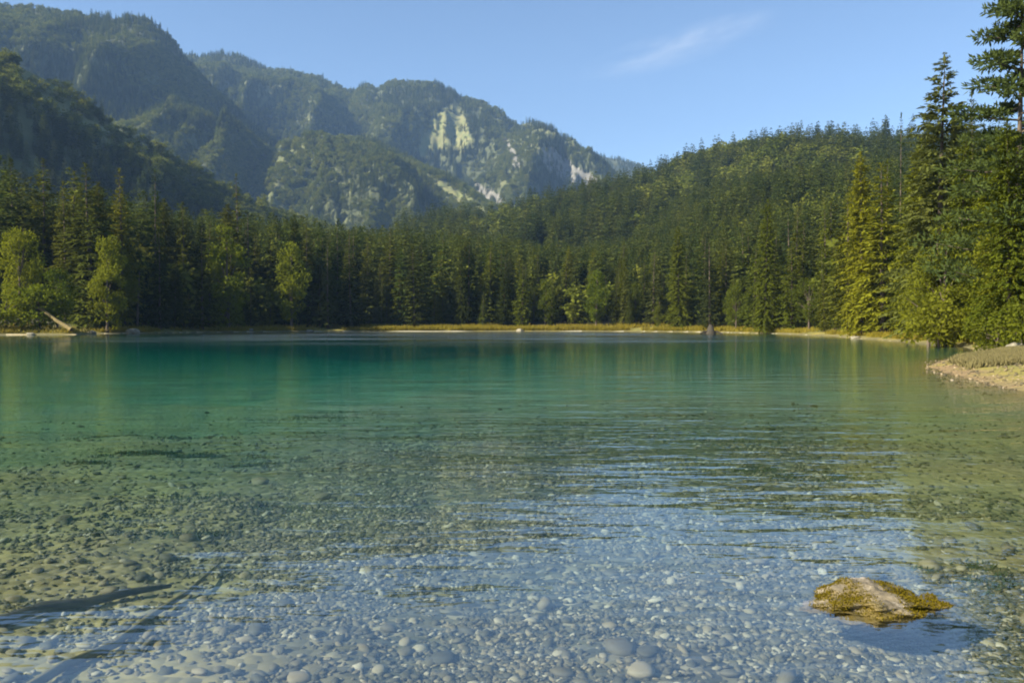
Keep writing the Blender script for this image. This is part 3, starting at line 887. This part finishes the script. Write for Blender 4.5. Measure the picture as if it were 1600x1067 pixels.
# ------------------------------------------------------------------ forests too dense to count
def far_conifer(seed, H=22.0, R0=3.1, levels=20, nb=8, spray=1.25):
    return conifer(seed, H, R0, levels, nb, 3, spray, base=0.04, width=0.42, profile=0.64)
def far_broad(seed):
    c, _ = broadleaf(seed, H=15, RX=4.6, nclump=24, nl=26, leaf=0.95, low=0.02)
    return c
stash = bpy.data.collections.new('forest_sources')
def src(name, vf, mat, thick=None):
    me = mesh_np(name, *vf, mat)
    o = bpy.data.objects.new(name, me); stash.objects.link(o)
    return o
# the file lists children of a collection by name: 0-3 spruces, 4-5 firs, 6-8 leafy
for s in range(4): src('a_conifer_%d' % s, far_conifer(500 + s), M['farspruce'])
for s in range(2): src('b_conifer_%d' % s, far_conifer(520 + s, R0=2.6), M['fir'])
for s in range(3): src('c_leafy_%d' % s, far_broad(540 + s), M['farleaf'])

def scatter_group(coll):
    ng = bpy.data.node_groups.new('scatter', 'GeometryNodeTree')
    ng.interface.new_socket('Geometry', in_out='INPUT', socket_type='NodeSocketGeometry')
    ng.interface.new_socket('Geometry', in_out='OUTPUT', socket_type='NodeSocketGeometry')
    n, l = ng.nodes, ng.links
    gi, go = n.new('NodeGroupInput'), n.new('NodeGroupOutput')
    ci = n.new('GeometryNodeCollectionInfo'); ci.inputs['Collection'].default_value = coll
    ci.inputs['Separate Children'].default_value = True; ci.inputs['Reset Children'].default_value = True
    ip = n.new('GeometryNodeInstanceOnPoints'); ip.inputs['Pick Instance'].default_value = True
    def at_(name, typ):
        a = n.new('GeometryNodeInputNamedAttribute'); a.data_type = typ; a.inputs['Name'].default_value = name
        return a.outputs['Attribute']
    l.new(gi.outputs[0], ip.inputs['Points']); l.new(ci.outputs[0], ip.inputs['Instance'])
    l.new(at_('vi', 'INT'), ip.inputs['Instance Index'])
    l.new(at_('rot', 'FLOAT_VECTOR'), ip.inputs['Rotation'])
    l.new(at_('scl', 'FLOAT_VECTOR'), ip.inputs['Scale'])
    l.new(ip.outputs[0], go.inputs[0])
    return ng
NG_TREES = scatter_group(stash)

def scatter(name, P, vi, rot, scl, ng, label, parent=None):
    me = bpy.data.meshes.new(name)
    me.vertices.add(len(P)); me.vertices.foreach_set('co', np.asarray(P, np.float32).ravel())
    a = me.attributes.new('vi', 'INT', 'POINT'); a.data.foreach_set('value', np.asarray(vi, np.int32))
    for nm, v in (('rot', rot), ('scl', scl)):
        a = me.attributes.new(nm, 'FLOAT_VECTOR', 'POINT'); a.data.foreach_set('vector', np.asarray(v, np.float32).ravel())
    o = link(name, me, parent)
    mod = o.modifiers.new('scatter', 'NODES'); mod.node_group = ng
    tag(o, label, kind='stuff')
    return o

def tree_attrs(n, leafy_mask, smin, smax, wide=1.0):
    vi = np.where(leafy_mask, rng.integers(6, 9, n), rng.integers(0, 6, n))
    rot = np.zeros((n, 3)); rot[:, 2] = rng.uniform(0, 6.28, n); rot[:, :2] = rng.normal(0, 0.03, (n, 2))
    s = rng.uniform(smin, smax, n)
    w = s * rng.uniform(0.85, 1.2, n) * wide
    return vi, rot, np.stack([w, w, s], 1)

def forest_on(key, name, label, area, leaf_bias=0.0, smin=0.6, smax=1.15, wide=1.0, pad=60, crest_sun_leafy=0.0, zones=()):
    P, F, md, sc, o, nvq = SLOPES[key]
    A, B, C_, D = (P[F[:, k]] for k in range(4))
    cen = (A + B + C_ + D) / 4
    ar = np.linalg.norm(np.cross(C_ - A, D - B), axis=1) / 2
    px, py = pix(cen)
    ok = (px > -pad) & (px < 1600 + pad) & (cen[:, 2] > hgt(cen[:, 0], cen[:, 1]) - 4)
    ar = ar * ok
    n = int(ar.sum() / area)
    f = rng.choice(len(F), n, p=ar / ar.sum())
    u, v = rng.random(n)[:, None], rng.random(n)[:, None]
    Q = (A[f] * (1 - u) + B[f] * u) * (1 - v) + (D[f] * (1 - u) + C_[f] * u) * v
    clear = np.maximum(md[F].mean(1)[f], sc[F].mean(1)[f])
    thin = fbm(Q[:, 0] / 70, Q[:, 2] / 70, 91, 4)
    keep = (rng.random(n) > clear * 0.86) & (rng.random(n) > np.clip(thin * 1.5 - 0.25, 0, 0.7))
    Q = Q[keep]
    vv = ((f % nvq) / nvq)[keep]
    sp = fbm(Q[:, 0] / 110, Q[:, 2] / 90, 95, 3) + leaf_bias + rng.normal(0, 0.16, len(Q)) + crest_sun_leafy * (1 - sstep(0.26, 0.42, vv))  # leafier crest: paler crowns standing in for sunlight on the ridge
    qx, qy = pix(Q)
    for z in zones: sp += 0.25 * in_poly(qx + 12 * fbm(Q[:, 0] / 30, Q[:, 2] / 30, 44, 2), qy, np.array(z))  # more pale leafy crowns here stand in for sunlit patches
    Q[:, 2] -= 0.6
    vi, rot, scl = tree_attrs(len(Q), sp > 0.12, smin, smax, wide)
    scatter(name, Q, vi, rot, scl, NG_TREES, label)
    return len(Q)

cnt = {}
cnt['far'] = forest_on('distant blue ridge in the notch right of the main mountain', 'forest', 'forest on the distant blue ridge', 110)
cnt['main'] = forest_on('broad forested mountain with pale rocky clearings, centre of the skyline', 'forest', 'mixed forest covering the broad central mountain', 75, 0.0, 0.7, 1.2, 1.25)
cnt['mid'] = forest_on('rounded wooded foothill in front of the main mountain', 'forest', 'light green forest on the rounded foothill', 60, 0.30, 0.6, 1.1, 1.2)
cnt['left'] = forest_on('steep forested mountain cut by the left frame edge', 'forest', 'forest on the steep left mountain', 60, 0.05, 0.65, 1.15, 1.2, crest_sun_leafy=0.12)
cnt['spur'] = forest_on('dark forested spur sloping down to the valley on the left', 'forest', 'dark forest on the left spur', 42, -0.02, 0.6, 1.15, 1.25, crest_sun_leafy=0.6)
cnt['right'] = forest_on('low hill covered in conifers behind the right bank', 'forest', 'conifer forest covering the low right hill', 62, -0.06, 0.85, 1.65, 1.3, zones=[[(1080, 262), (1120, 240), (1180, 232), (1260, 240), (1300, 262), (1250, 285), (1180, 310), (1110, 305)], [(1000, 330), (1060, 300), (1090, 330), (1040, 370)]])

def ground_forest():
    n = 36000
    px = rng.uniform(-60, 1660, n); off = rng.uniform(8, 520, n)
    sh = np.interp(px, list(SH.keys()), list(SH.values()))
    Y = sh + off
    keep = rng.random(n) < (Y / 750.0)       # even density on the ground
    px, off, Y = px[keep], off[keep], Y[keep]
    x = (px - 800) / FPX * Y
    sd = shore_sd(x, Y)
    Z = hgt(x, Y)
    ok = (sd > 6)
    tx = np.array(TREES)
    ok &= ~((x / Y < -0.535) & (Y < 180))
    for a, b in TREES: ok &= ((x - a) ** 2 + (Y - b) ** 2 > 6.0)
    ok &= ~((sd < 60) & (rng.random(len(sd)) < 0.6))
    # not under the slopes of the hills
    x, Y, Z = x[ok], Y[ok], Z[ok]
    n = len(x)
    vi, rot, scl = tree_attrs(n, (fbm(x / 40, Y / 40, 97, 3) + rng.normal(0, .2, n)) > 0.22, 0.7, 1.12, 1.2)
    k = (HMAX(800 + FPX * x / Y) / 23.0)[:, None]
    scl = scl * np.concatenate([k ** 0.6, k ** 0.6, k], 1)
    scatter('forest', np.stack([x, Y, Z - 0.3], 1), vi, rot, scl, NG_TREES, 'dense conifer forest behind the front rows of the shore')
    return n
cnt['ground'] = ground_forest()
print('forest', cnt, 'trees', len(TREES))

# ------------------------------------------------------------------ shore grass
def grass():
    n = 90000
    px = rng.uniform(-20, 1640, n); off = rng.exponential(3.6, n) + 0.6
    sh = np.interp(px, list(SH.keys()), list(SH.values()))
    Y = sh + off
    # extra tufts on the spit
    m = 60000
    Y = np.concatenate([Y, rng.uniform(30, 62, m)]); px = np.concatenate([px, rng.uniform(1480, 1640, m)])
    x = (px - 800) / FPX * Y
    sd = shore_sd(x, Y)
    den = fbm(x / 9, Y / 9, 41, 3) + 0.5 * ((Y < 66) & (x > 12))
    ok = (sd > 0.9) & (sd < 14) & (rng.random(len(x)) < np.clip(0.55 + 1.4 * den, 0, 1)) & (rng.random(len(x)) < np.clip(0.25 + np.interp(px, [0, 500, 560, 1100], [0.0, 0.1, 1, 1]), 0, 1))
    x, Y = x[ok], Y[ok]; n = len(x)
    Z = hgt(x, Y)
    k = 3
    P = np.repeat(np.stack([x, Y, Z - 0.03], 1), k, 0) + rng.normal(0, 0.10, (n * k, 3)) * np.array((1, 1, 0))
    D = norm(rng.normal(0, 0.32, (n * k, 3)) * np.array((1, 1, 0)) + np.array((0, 0, 1)))
    S = norm(np.cross(D, rng.normal(0, 1, (n * k, 3))))
    L = rng.uniform(0.25, 0.7, n * k)
    L = L * np.interp(P[:, 1], [70, 150, 230], [0.8, 1.4, 1.9])
    on_spit = (P[:, 1] < 66) & (P[:, 0] > 12)
    L = np.where(on_spit, L * 0.55, L)
    for sel, mt, lb in ((~on_spit, 'grass', 'sunlit yellow-green grass along the shore'), (on_spit, 'sedge', 'grey-green sedge on the gravel spit')):
        V, F = kites(P[sel], D[sel], S[sel], L[sel], 0.14 * L[sel] + 0.02)
        o = link(mt, mesh_np(mt, V, F, M[mt])); tag(o, lb, kind='stuff')
    return n
print('grass', grass())

# ------------------------------------------------------------------ stones
def stone_mesh(seed, sub=1, amp=0.42, flat=0.62, mat='pebble', name='stone'):
    bm = bmesh.new(); bmesh.ops.create_icosphere(bm, subdivisions=sub, radius=1.0)
    co = np.array([v.co[:] for v in bm.verts])
    r = np.random.default_rng(seed); off = r.uniform(0, 50, 2)
    d = 1 + amp * fbm(co[:, 0] * 1.3 + off[0] + co[:, 2], co[:, 1] * 1.3 + off[1] - co[:, 2] * 0.7, seed, 3)
    sc = np.array((r.uniform(0.8, 1.35), r.uniform(0.7, 1.1), flat * r.uniform(0.7, 1.2)))
    co = co * d[:, None] * sc
    for v, c in zip(bm.verts, co): v.co = c
    for f in bm.faces: f.smooth = True
    me = bpy.data.meshes.new(name); bm.to_mesh(me); bm.free()
    me.materials.append(M[mat])
    return me
big = [stone_mesh(600 + s, 2 if s < 3 else 1) for s in range(8)]
# the largest stones of the bed, one object each
nst = 0; placed = []
while nst < 280:
    py = random.uniform(700, 1090) ** 1.0; px = random.uniform(-20, 1620)
    p = on_plane(px, py, -0.22)
    if p[1] > 12 or p[1] < 3.6: continue
    s = random.choice((0.028, 0.032, 0.036, 0.04, 0.05, 0.07))
    s *= 0.9 + 0.05 * p[1]
    if s * FPX / p[1] < 5.0: s = 5.0 * p[1] / FPX
    if any((p[0] - a) ** 2 + (p[1] - b) ** 2 < (c + s) ** 2 for a, b, c in placed): continue
    if (p[0] - 2.3) ** 2 + (p[1] - 5.1) ** 2 < 0.45 ** 2: continue
    placed.append((p[0], p[1], s))
    o = link('stone', big[nst % 8], bed_o)
    o.location = (p[0], p[1], hz(p[0], p[1]) + 0.25 * s)
    o.scale = (s, s, s * random.uniform(0.6, 0.95)); o.rotation_euler = (random.uniform(-.25, .25), random.uniform(-.25, .25), random.uniform(0, 6.28))
    nst += 1
# and the countless small ones
peb = bpy.data.collections.new('pebble_sources')
for s in range(6):
    o = bpy.data.objects.new('pebble_%d' % s, stone_mesh(640 + s, 1, name='pebble')); peb.objects.link(o)
NG_PEB = scatter_group(peb)
def silt_of(x, y):
    q = x / np.maximum(y, 1)
    return sstep(0.34, 0.52, q) * sstep(5, 8, y) * 0.85 + sstep(-0.10, -0.45, q) * 0.8
def pebbles():
    n = 90000
    Y = np.concatenate([rng.uniform(3.4, 6, n // 4), rng.uniform(3.4, 10, n // 2), rng.uniform(6, 22, n // 2)]); px = rng.uniform(-60, 1660, len(Y))
    x = (px - 800) / FPX * Y
    sd = shore_sd(x, Y)
    cl = fbm(x / 0.9, Y / 0.9, 55, 3)
    ok = (sd < 0.5) & (rng.random(len(x)) < np.clip(0.62 + 1.2 * cl, 0.08, 1) * (1 - 0.85 * silt_of(x, Y)) * (1 - 0.97 * sstep(9, 20, Y)))
    x, Y = x[ok], Y[ok]; n = len(x)
    s = 0.008 + 0.016 * rng.random(n) ** 2.2 + 0.0012 * Y
    s *= 1 + 0.8 * (rng.random(n) < 0.07)
    Z = hgt(x, Y) + 0.2 * s
    rot = rng.normal(0, 0.3, (n, 3)); rot[:, 2] = rng.uniform(0, 6.28, n)
    scatter('pebbles', np.stack([x, Y, Z], 1), rng.integers(0, 6, n), rot, np.stack([s * 1.15, s, s * 0.8], 1), NG_PEB, 'small pebbles covering the shallow lake bed', bed_o)
    return n
print('pebbles', pebbles())

# spit gravel: small stones at the water's edge on the right
def spit_stones():
    n = 2200
    Y = rng.uniform(21, 60, n); px = rng.uniform(1440, 1650, n); x = (px - 800) / FPX * Y
    sd = shore_sd(x, Y); ok = (sd > -1.2) & (sd < 3.5); x, Y = x[ok], Y[ok]; n = len(x)
    s = 0.03 + 0.06 * rng.random(n) ** 3
    rot = rng.normal(0, 0.3, (n, 3)); rot[:, 2] = rng.uniform(0, 6.28, n)
    scatter('gravel', np.stack([x, Y, hgt(x, Y) + 0.2 * s], 1), rng.integers(0, 6, n), rot, np.stack([s, s, s * 0.8], 1), NG_PEB, 'pale gravel along the edge of the spit')
spit_stones()

# ------------------------------------------------------------------ the mossy boulder standing out of the shallows
def boulder():
    bm = bmesh.new(); bmesh.ops.create_icosphere(bm, subdivisions=6, radius=1.0)
    co = np.array([v.co[:] for v in bm.verts])
    d = 1 + 0.34 * fbm(co[:, 0] * 1.6 + 3.1, co[:, 1] * 1.6 + co[:, 2] * 1.3, 71, 2) + 0.20 * ridged(co[:, 0] * 2.4 + 8, co[:, 2] * 2.4 + co[:, 1] * 1.5, 73, 4)
    d += 0.09 * ridged(co[:, 0] * 5 + co[:, 2] * 3, co[:, 1] * 5 - co[:, 2] * 4, 79, 3)
    d += 0.07 * fbm(co[:, 0] * 7, co[:, 1] * 7 + co[:, 2] * 6, 75, 4)
    P = co * d[:, None] * np.array((0.42, 0.24, 0.110))
    P[:, 2] *= np.interp(P[:, 0], [-0.5, -0.3, -0.15, 0.0, 0.12, 0.26, 0.32, 0.40, 0.55], [0.55, 0.8, 1.0, 1.0, 0.78, 0.50, 0.36, 0.52, 0.3])
    for v, c in zip(bm.verts, P): v.co = c
    bm.normal_update()
    N = np.array([v.normal[:] for v in bm.verts])
    for f in bm.faces: f.smooth = True
    me = bpy.data.meshes.new('boulder'); bm.to_mesh(me); bm.free()
    m, n, l, out = new_mat('boulder_stone')
    v = obj_vec(n, l)
    st = ramp(n, [(0.3, (0.06, 0.05, 0.03)), (0.5, (0.15, 0.125, 0.08)), (0.7, (0.42, 0.38, 0.32))]); l.new(noise(n, l, 5.0, 6, 0.65, v), st.inputs[0])
    mo = ramp(n, [(0.3, (0.06, 0.05, 0.012)), (0.6, (0.14, 0.10, 0.014)), (0.8, (0.20, 0.15, 0.05))]); l.new(noise(n, l, 14.0, 4, 0.6, v), mo.inputs[0])
    ma = n.new('ShaderNodeAttribute'); ma.attribute_name = 'mossy'
    c = mixc(n, l, ma.outputs['Fac'], st.outputs[0], mo.outputs[0])
    b = n.new('ShaderNodeBsdfPrincipled'); b.inputs['Roughness'].default_value = 0.7
    l.new(c, b.inputs['Base Color'])
    bp = n.new('ShaderNodeBump'); bp.inputs['Distance'].default_value = 0.02
    l.new(noise(n, l, 22, 5, 0.7, v), bp.inputs['Height']); l.new(bp.outputs[0], b.inputs['Normal'])
    l.new(b.outputs[0], out.inputs['Surface'])
    me.materials.append(m)
    mn = fbm(P[:, 0] * 5 + 2.0, P[:, 2] * 6 + P[:, 1] * 5, 83, 3)
    # bare pale streak across the middle, moss on both sides
    streak = np.exp(-((P[:, 0] + 0.03 - 0.35 * (0.1 - P[:, 2])) / 0.105) ** 2)
    mossy = np.clip(sstep(-0.25, 0.15, mn + 0.50) - 1.1 * streak * sstep(0.03, 0.075, P[:, 2]), 0, 1)
    attr(me, 'mossy', mossy)
    o = link('boulder', me)
    c = on_plane(1386, 950, 0.0)
    o.location = (c[0], c[1] + 0.14, -0.03); o.rotation_euler = (0, 0, R(4))
    tag(o, 'pale boulder patched with yellow moss standing out of the shallow water', 'boulder')
    # moss: short tufts on the mossy upper faces
    w = mossy * np.clip(N[:, 2] + 0.75, 0, 1) * (P[:, 2] > 0.025)
    sel = rng.choice(len(P), 11000, p=w / w.sum())
    Q = P[sel] + rng.normal(0, 0.004, (len(sel), 3))
    D = norm(N[sel] + rng.normal(0, 0.45, Q.shape)); S = norm(np.cross(D, rng.normal(0, 1, Q.shape)))
    L = rng.uniform(0.006, 0.018, len(sel))
    V, F = kites(Q - N[sel] * 0.004, D, S, L, L * 0.55)
    link('moss', mesh_np('moss', V, F, M['moss']), o)
boulder()

# ------------------------------------------------------------------ driftwood, shore boulders, waterweed
def branch(name, pts, rads, mat, label, cat, twigs=()):
    V, F = tube_mesh(pts, rads, 9)
    r = fbm(V[:, 0] * 4, V[:, 1] * 4 + V[:, 2] * 3, 88, 3)
    V = V + 0.3 * np.mean(rads) * r[:, None]
    o = link(name, mesh_np(name, V, F, M[mat], True)); tag(o, label, cat)
    for tp, tr in twigs: link('twig', mesh_np('twig', *tube_mesh(tp, tr, 6), M[mat], True), o)
    return o
def bedpts(pl, lift):
    q = []
    for px, py in pl:
        p = on_plane(px, py, -0.2); z = hz(p[0], p[1]); p = on_plane(px, py, z + lift); p[2] = hz(p[0], p[1]) + lift; q.append(p)
    return np.array(q)
b1 = bedpts([(-60, 990), (10, 968), (70, 950), (140, 943), (200, 925), (268, 908)], 0.05)
branch('sunken_branch', b1, [0.05, 0.046, 0.042, 0.036, 0.03, 0.016], 'log_dark', 'dark sunken branch lying on the lake bed at the lower left', 'branch', [([b1[3], b1[3] + (0.18, 0.25, 0.02)], [0.016, 0.005])])
b2 = bedpts([(30, 1080), (100, 1040), (180, 1005), (235, 960), (290, 925), (345, 880)], 0.04)
branch('sunken_branch', b2, [0.03, 0.03, 0.027, 0.024, 0.02, 0.01], 'log_pale', 'pale sunken branch on the lake bed beside the dark one', 'branch')
l1 = np.array([at(26, 458, 157), at(44, 472, 156), at(66, 484, 154.5), at(86, 500, 153), at(112, 515, 151)])
branch('fallen_log', l1, [0.16, 0.24, 0.30, 0.33, 0.40], 'log_pale', 'sunlit fallen log leaning down the left bank to the water', 'log')
st = at(1110, 519, 170)
branch('tree_stump', [(st[0], 170, -0.8), (st[0], 170, 0.0), (st[0] + 0.1, 170, 0.7), (st[0] + 0.05, 170, 1.5), (st[0] + 0.1, 170, 1.9)], [1.6, 1.35, 0.8, 0.55, 0.3], 'log_dark', 'dark stump standing in the water off the far shore', 'stump',
       [([(st[0], 170, 0.5), (st[0] - 1.6, 169.5, 0.35), (st[0] - 2.6, 169, -0.1)], [0.3, 0.22, 0.08]), ([(st[0], 170, 0.5), (st[0] + 1.7, 169.6, 0.3), (st[0] + 2.5, 169, -0.1)], [0.28, 0.2, 0.07])])
rockm = [stone_mesh(700 + s, 3, 0.3, 0.7, 'rock_grey', 'shore_rock') for s in range(4)]
for i, (px, Y, s, lab) in enumerate([
        (143, 166, 0.8, 'pale rock at the foot of the lit leafy column'), (208, 176, 1.3, 'low mossy rock right of the pointed spruce on the left bank'),
        (390, 211, 1.0, 'small pale rock under the lit yellow-green tree'), (484, 218, 1.0, 'small pale rock in the shade below the bright leafy tree'),
        (812, 230, 1.2, 'whitish rock on the far grass strip'), (48, 149, 0.6, 'sunlit rock beside the fallen log at the waterline'), (1592, 50, 0.75, 'grey rock in the grass of the spit at the right edge'),
        (1337, 107, 0.6, 'brown rock at the foot of the waterline conifer')]):
    x = (px - 800) / FPX * Y
    o = link('shore_rock', rockm[i % 4]); o.location = (x, Y, max(hz(x, Y), 0) + 0.15 * s); o.scale = (s, s * 0.8, s * 0.7); o.rotation_euler = (0, 0, i * 1.3)
    tag(o, lab, 'rock')

def weeds():
    PP = []
    for px, py, w, d in [(490, 646, 1.6, 0.7), (250, 676, 0.75, 0.35), (140, 678, 0.5, 0.3), (215, 700, 0.9, 0.3), (330, 703, 0.9, 0.3), (420, 715, 0.6, 0.25), (150, 718, 0.5, 0.2), (310, 770, 0.35, 0.2),
                         (420, 792, 0.55, 0.18), (320, 838, 0.28, 0.12), (215, 836, 0.3, 0.12), (910, 665, 0.6, 0.4), (1130, 690, 0.8, 0.4), (1180, 740, 0.5, 0.3), (1270, 755, 0.6, 0.25), (1420, 885, 0.35, 0.12), (1490, 905, 0.30, 0.14), (1560, 930, 0.3, 0.15)]:
        c = on_plane(px, py, -0.35)
        n = int((1500 if py > 690 else 650) * max(0.4, w))
        q = rng.normal(0, 0.55, (n, 2)) * np.array((w, d))
        q = q[fbm(q[:, 0] * 2.5 + px, q[:, 1] * 4 + py, 64, 3) > -0.12]; n = len(q)
        x, y = c[0] + q[:, 0], c[1] + q[:, 1]
        PP.append(np.stack([x, y, hgt(x, y) - 0.01], 1))
    P = np.concatenate(PP); n = len(P)
    D = norm(rng.normal(0, 0.7, (n, 3)) * np.array((1, 1, 0.2)) + np.array((0.3, 0, 0.55))); S = norm(np.cross(D, rng.normal(0, 1, (n, 3))))
    L = rng.uniform(0.03, 0.07, n) * (1 + P[:, 1] * 0.015)
    o = link('waterweed', mesh_np('waterweed', *kites(P, D, S, L, L * 0.3), M['weed'])); tag(o, 'dark waterweed in patches on the lake bed', kind='stuff')
weeds()

# ------------------------------------------------------------------ the one wisp of cloud, high above the valley
def cloud():
    bm = bmesh.new(); bmesh.ops.create_icosphere(bm, subdivisions=3, radius=1.0)
    me = bpy.data.meshes.new('cloud'); bm.to_mesh(me); bm.free()
    m, n, l, out = new_mat('thin_cloud')
    v = obj_vec(n, l)
    ln = n.new('ShaderNodeVectorMath'); ln.operation = 'LENGTH'; l.new(v, ln.inputs[0])
    fall = math_n(n, l, 'POWER', math_n(n, l, 'SUBTRACT', 1.0, ln.outputs['Value'], clamp=True), 1.3)
    f = noise(n, l, 1.0, 5, 0.6, obj_vec(n, l, (2.2, 1.5, 1.6)))
    wisp = n.new('ShaderNodeMapRange'); wisp.inputs[1].default_value = 0.42; wisp.inputs[2].default_value = 0.68; l.new(f, wisp.inputs[0])
    d = math_n(n, l, 'MULTIPLY', math_n(n, l, 'MULTIPLY', fall, wisp.outputs[0]), 0.0016)
    pv = n.new('ShaderNodeVolumePrincipled'); pv.inputs['Color'].default_value = (0.97, 0.96, 0.96, 1)
    l.new(d, pv.inputs['Density']); l.new(pv.outputs[0], out.inputs['Volume'])
    me.materials.append(m)
    o = link('cloud', me)
    o.location = at(1062, 72, 6000); o.scale = (880, 260, 150); o.rotation_euler = (0, R(-17), 0)
    tag(o, 'faint wisp of white cloud in the clear blue sky', 'cloud')
cloud()

# ------------------------------------------------------------------ haze in the valley air
def haze():
    x0, x1, y0, y1, z0, z1 = -4100, 4100, -4000, 4050, -13.5, 1250
    V = [(x0, y0, z0), (x1, y0, z0), (x1, y1, z0), (x0, y1, z0), (x0, y0, z1), (x1, y0, z1), (x1, y1, z1), (x0, y1, z1)]
    F = [(3, 2, 1, 0), (4, 5, 6, 7), (0, 1, 5, 4), (1, 2, 6, 5), (2, 3, 7, 6), (3, 0, 4, 7)]
    m, n, l, out = new_mat('valley_air')
    pv = n.new('ShaderNodeVolumePrincipled')
    pv.inputs['Color'].default_value = (0.33, 0.57, 1.0, 1)
    pv.inputs['Density'].default_value = 0.000075
    l.new(pv.outputs[0], out.inputs['Volume'])
    o = link('haze', mesh_np('haze', V, F, m)); tag(o, 'thin blue haze filling the valley', kind='stuff')
haze()
